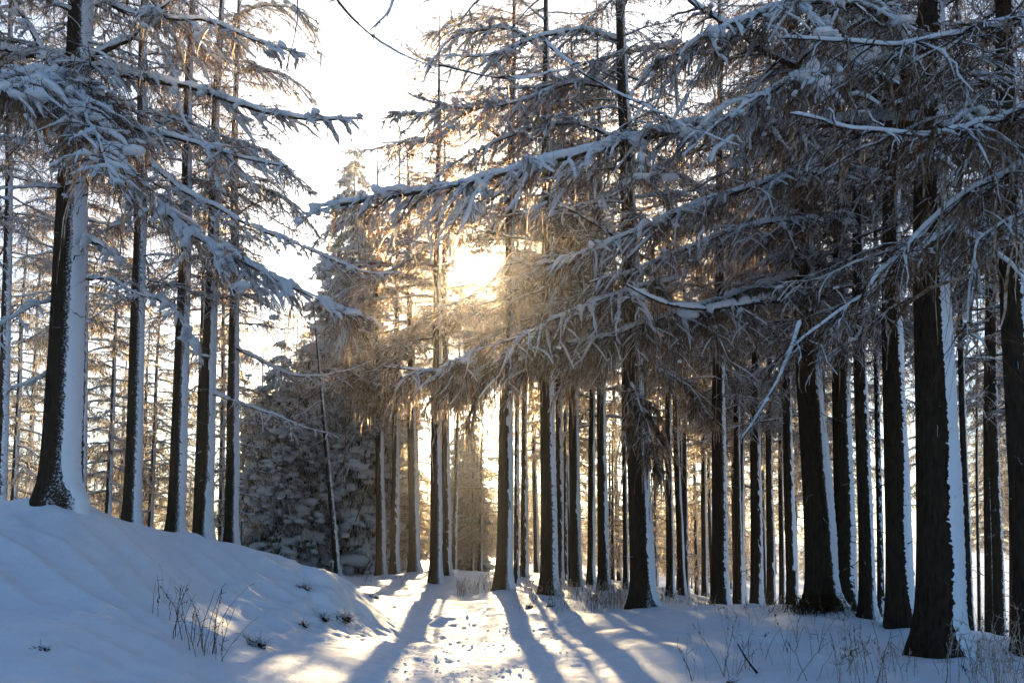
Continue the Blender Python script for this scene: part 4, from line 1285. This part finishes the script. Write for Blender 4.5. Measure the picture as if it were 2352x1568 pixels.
tuft(592, 11.9, .13, 'dark hollow with heather on the snowbank, right of the tall stalks', 1, 80)
tuft(745, 15.4, .14, 'upper wiry tuft breaking through the right end of the snowbank', 2, 70)
tuft(700, 14.6, .09, 'small wiry tuft low on the right end of the snowbank', 3, 50)
tuft(790, 15.9, .15, 'tuft along the steep outer edge of the snowbank', 4, 80)
tuft(105, 8.4, .07, 'small dark hole in the snow at the lower left', 5, 14)
tuft(1215, 20.2, .16, 'dark root lump in the snow below the second stout trunk', 6, 60)
tuft(1262, 20.4, .10, 'smaller dark lump right of the root lump below the stout trunks', 7, 40)
tuft(858, 21.5, .13, 'dark clod on the left verge where the path bends', 8, 20)
tuft(905, 20.6, .06, 'tiny clod right of the clod on the left verge', 9, 12)
tuft(1675, 8.9, .05, 'little dark lump of earth beside the broken stick', 10, 8)
tuft(700, 16.2, .10, 'heather patch under the brow of the snowbank end', 12, 50)


def stick(X, Y, D, X2, Y2, D2, r0, label):
    a, b = at(X, Y, D), at(X2, Y2, D2)
    r = np.random.default_rng(int(X))
    P, _ = resample([a, (a + b) / 2 + r.standard_normal(3) * .01, b], 8)
    mb = MB()
    mb.add(*tubes((P - b)[None], (r0 * np.linspace(.7, 1, 8) * (1 + .1 * r.standard_normal(8)))[None], 7))
    e = norm(a - b)
    o = link('broken_stick', mb.mesh('broken_stick', [M_LIMB]), None)
    o.location = b
    o['label'] = label; o['category'] = 'stick'


gx, gy = (1738 - 1176) / F * 9.6, 9.6
stick(1695, 1478, 9.5, 1740, 1545, 9.4, .017, 'thick dark broken stick leaning in the snow at the lower right')
stick(1925, 1490, 14.2, 1962, 1530, 13.0, .012, 'dark stick slanting from the foot of the larch with the stripped limb')


def brush_heap(X, D, label):
    r = np.random.default_rng(77)
    x = (X - 1176) / F * D
    z = GZ(x, D)
    n = 150
    b = np.stack([r.uniform(-.45, .45, n), r.uniform(-.25, .25, n), np.zeros(n)], -1)
    a = r.uniform(0, 6.28, n)
    s = np.linspace(0, 1, 6)
    l = r.uniform(.2, .6, n)
    Q = b[:, None] + np.stack([np.cos(a), np.sin(a), 0 * a], -1)[:, None] * (l[:, None] * s)[..., None]
    Q[..., 2] = (4 * s * (1 - s)) * r.uniform(.1, .42, n)[:, None]
    mb = MB(); mb.add(*tubes(Q, np.full((n, 6), .006) * r.uniform(.5, 1.3, n)[:, None], 3))
    o = link('brushwood_heap', mb.mesh('brushwood_heap', [M_FINE]), None)
    o.location = (x, D, z - .03)
    o['label'] = label; o['category'] = 'brushwood'


brush_heap(1868, 16.9, 'dark tangle of brushwood at the foot of the larch with the stripped limb')


def post(X, D, h, rad, label, cap=True):
    x = (X - 1176) / F * D
    z = GZ(x, D)
    t = thing('wooden_post', label, 'post', (x, D, z))
    mb = MB()
    zz = np.array([-.2, 0, h * .5, h * .97, h])
    P = np.stack([0 * zz, 0 * zz, zz], -1)
    mb.add(*tubes(P[None], np.array([[rad, rad, rad, rad, rad * .6]]), 9))
    mb.add(*blobs(np.array([[0, 0, h - .005]]), np.array([[rad * .75, rad * .75, .015]]), np.zeros(1), 3, 9, 4))
    link('shaft', mb.mesh('shaft', [M_POST]), t)
    if cap:
        mb = MB(); mb.add(*blobs(np.array([[0, 0, h + .03]]), np.array([[rad * 1.1, rad * 1.1, .05]]), np.zeros(1), 5, 10, 6))
        link('snow_cap', mb.mesh('snow_cap', [M_SNOW]), t)


post(764, 31.5, .45, .06, 'short brown stump post at the foot of the leaning larch')
post(557, 30, 1.15, .05, 'snow-capped fence post behind the crest of the snowbank, right of the larch row')

# crumbled clods kicked up along the path
def clods():
    r = np.random.default_rng(91)
    n = 900
    y = r.uniform(9.2, 21, n); x = -.3 + r.normal(0, .75, n)
    k = (vnoise(x * 1.1, y * .8, 88) > -.15) & (path_mask(x, y) > .3)
    x, y = x[k], y[k]
    z = ground_z(x, y)
    s = r.lognormal(-4.35, .4, len(x))
    mb = MB()
    mb.add(*blobs(np.stack([x, y, z + s * .15], -1), np.stack([s * r.uniform(.8, 1.7, len(x)), s, s * r.uniform(.5, .9, len(x))], 1), r.uniform(0, 6, len(x)), 92, 6, 4))
    o = link('snow_clods', mb.mesh('snow_clods', [M_GROUND]))
    o['kind'] = 'stuff'; o['label'] = 'loose clods of trodden snow along the path'


clods()

# ------------------------------------------------------------------ haze that the low sun lights from behind
def haze():
    x0, x1, y0, y1, z0, z1 = -190, 190, -30, 150, -14, 27
    v = np.array([(x, y, z) for x in (x0, x1) for y in (y0, y1) for z in (z0, z1)], float)
    q = np.array([(0, 1, 3, 2), (4, 6, 7, 5), (0, 4, 5, 1), (2, 3, 7, 6), (0, 2, 6, 4), (1, 5, 7, 3)])
    m, t = mat('haze')
    pv = N(t, 'ShaderNodeVolumePrincipled')
    pv.inputs['Color'].default_value = (1.0, .96, .9, 1)
    pv.inputs['Density'].default_value = HAZE
    pv.inputs['Anisotropy'].default_value = .88
    o = N(t, 'ShaderNodeOutputMaterial')
    t.links.new(pv.outputs[0], o.inputs['Volume'])
    me = raw_mesh('haze', v, q, np.zeros(6, np.int32), [m], False)
    ob = link('haze', me)
    ob['kind'] = 'stuff'
    ob['label'] = 'thin winter haze glowing towards the sun'


HAZE = 0.0009
if HAZE > 0:
    haze()
print('objects', len(C.objects), 'tris', sum(len(m.polygons) for m in bpy.data.meshes) * 2)
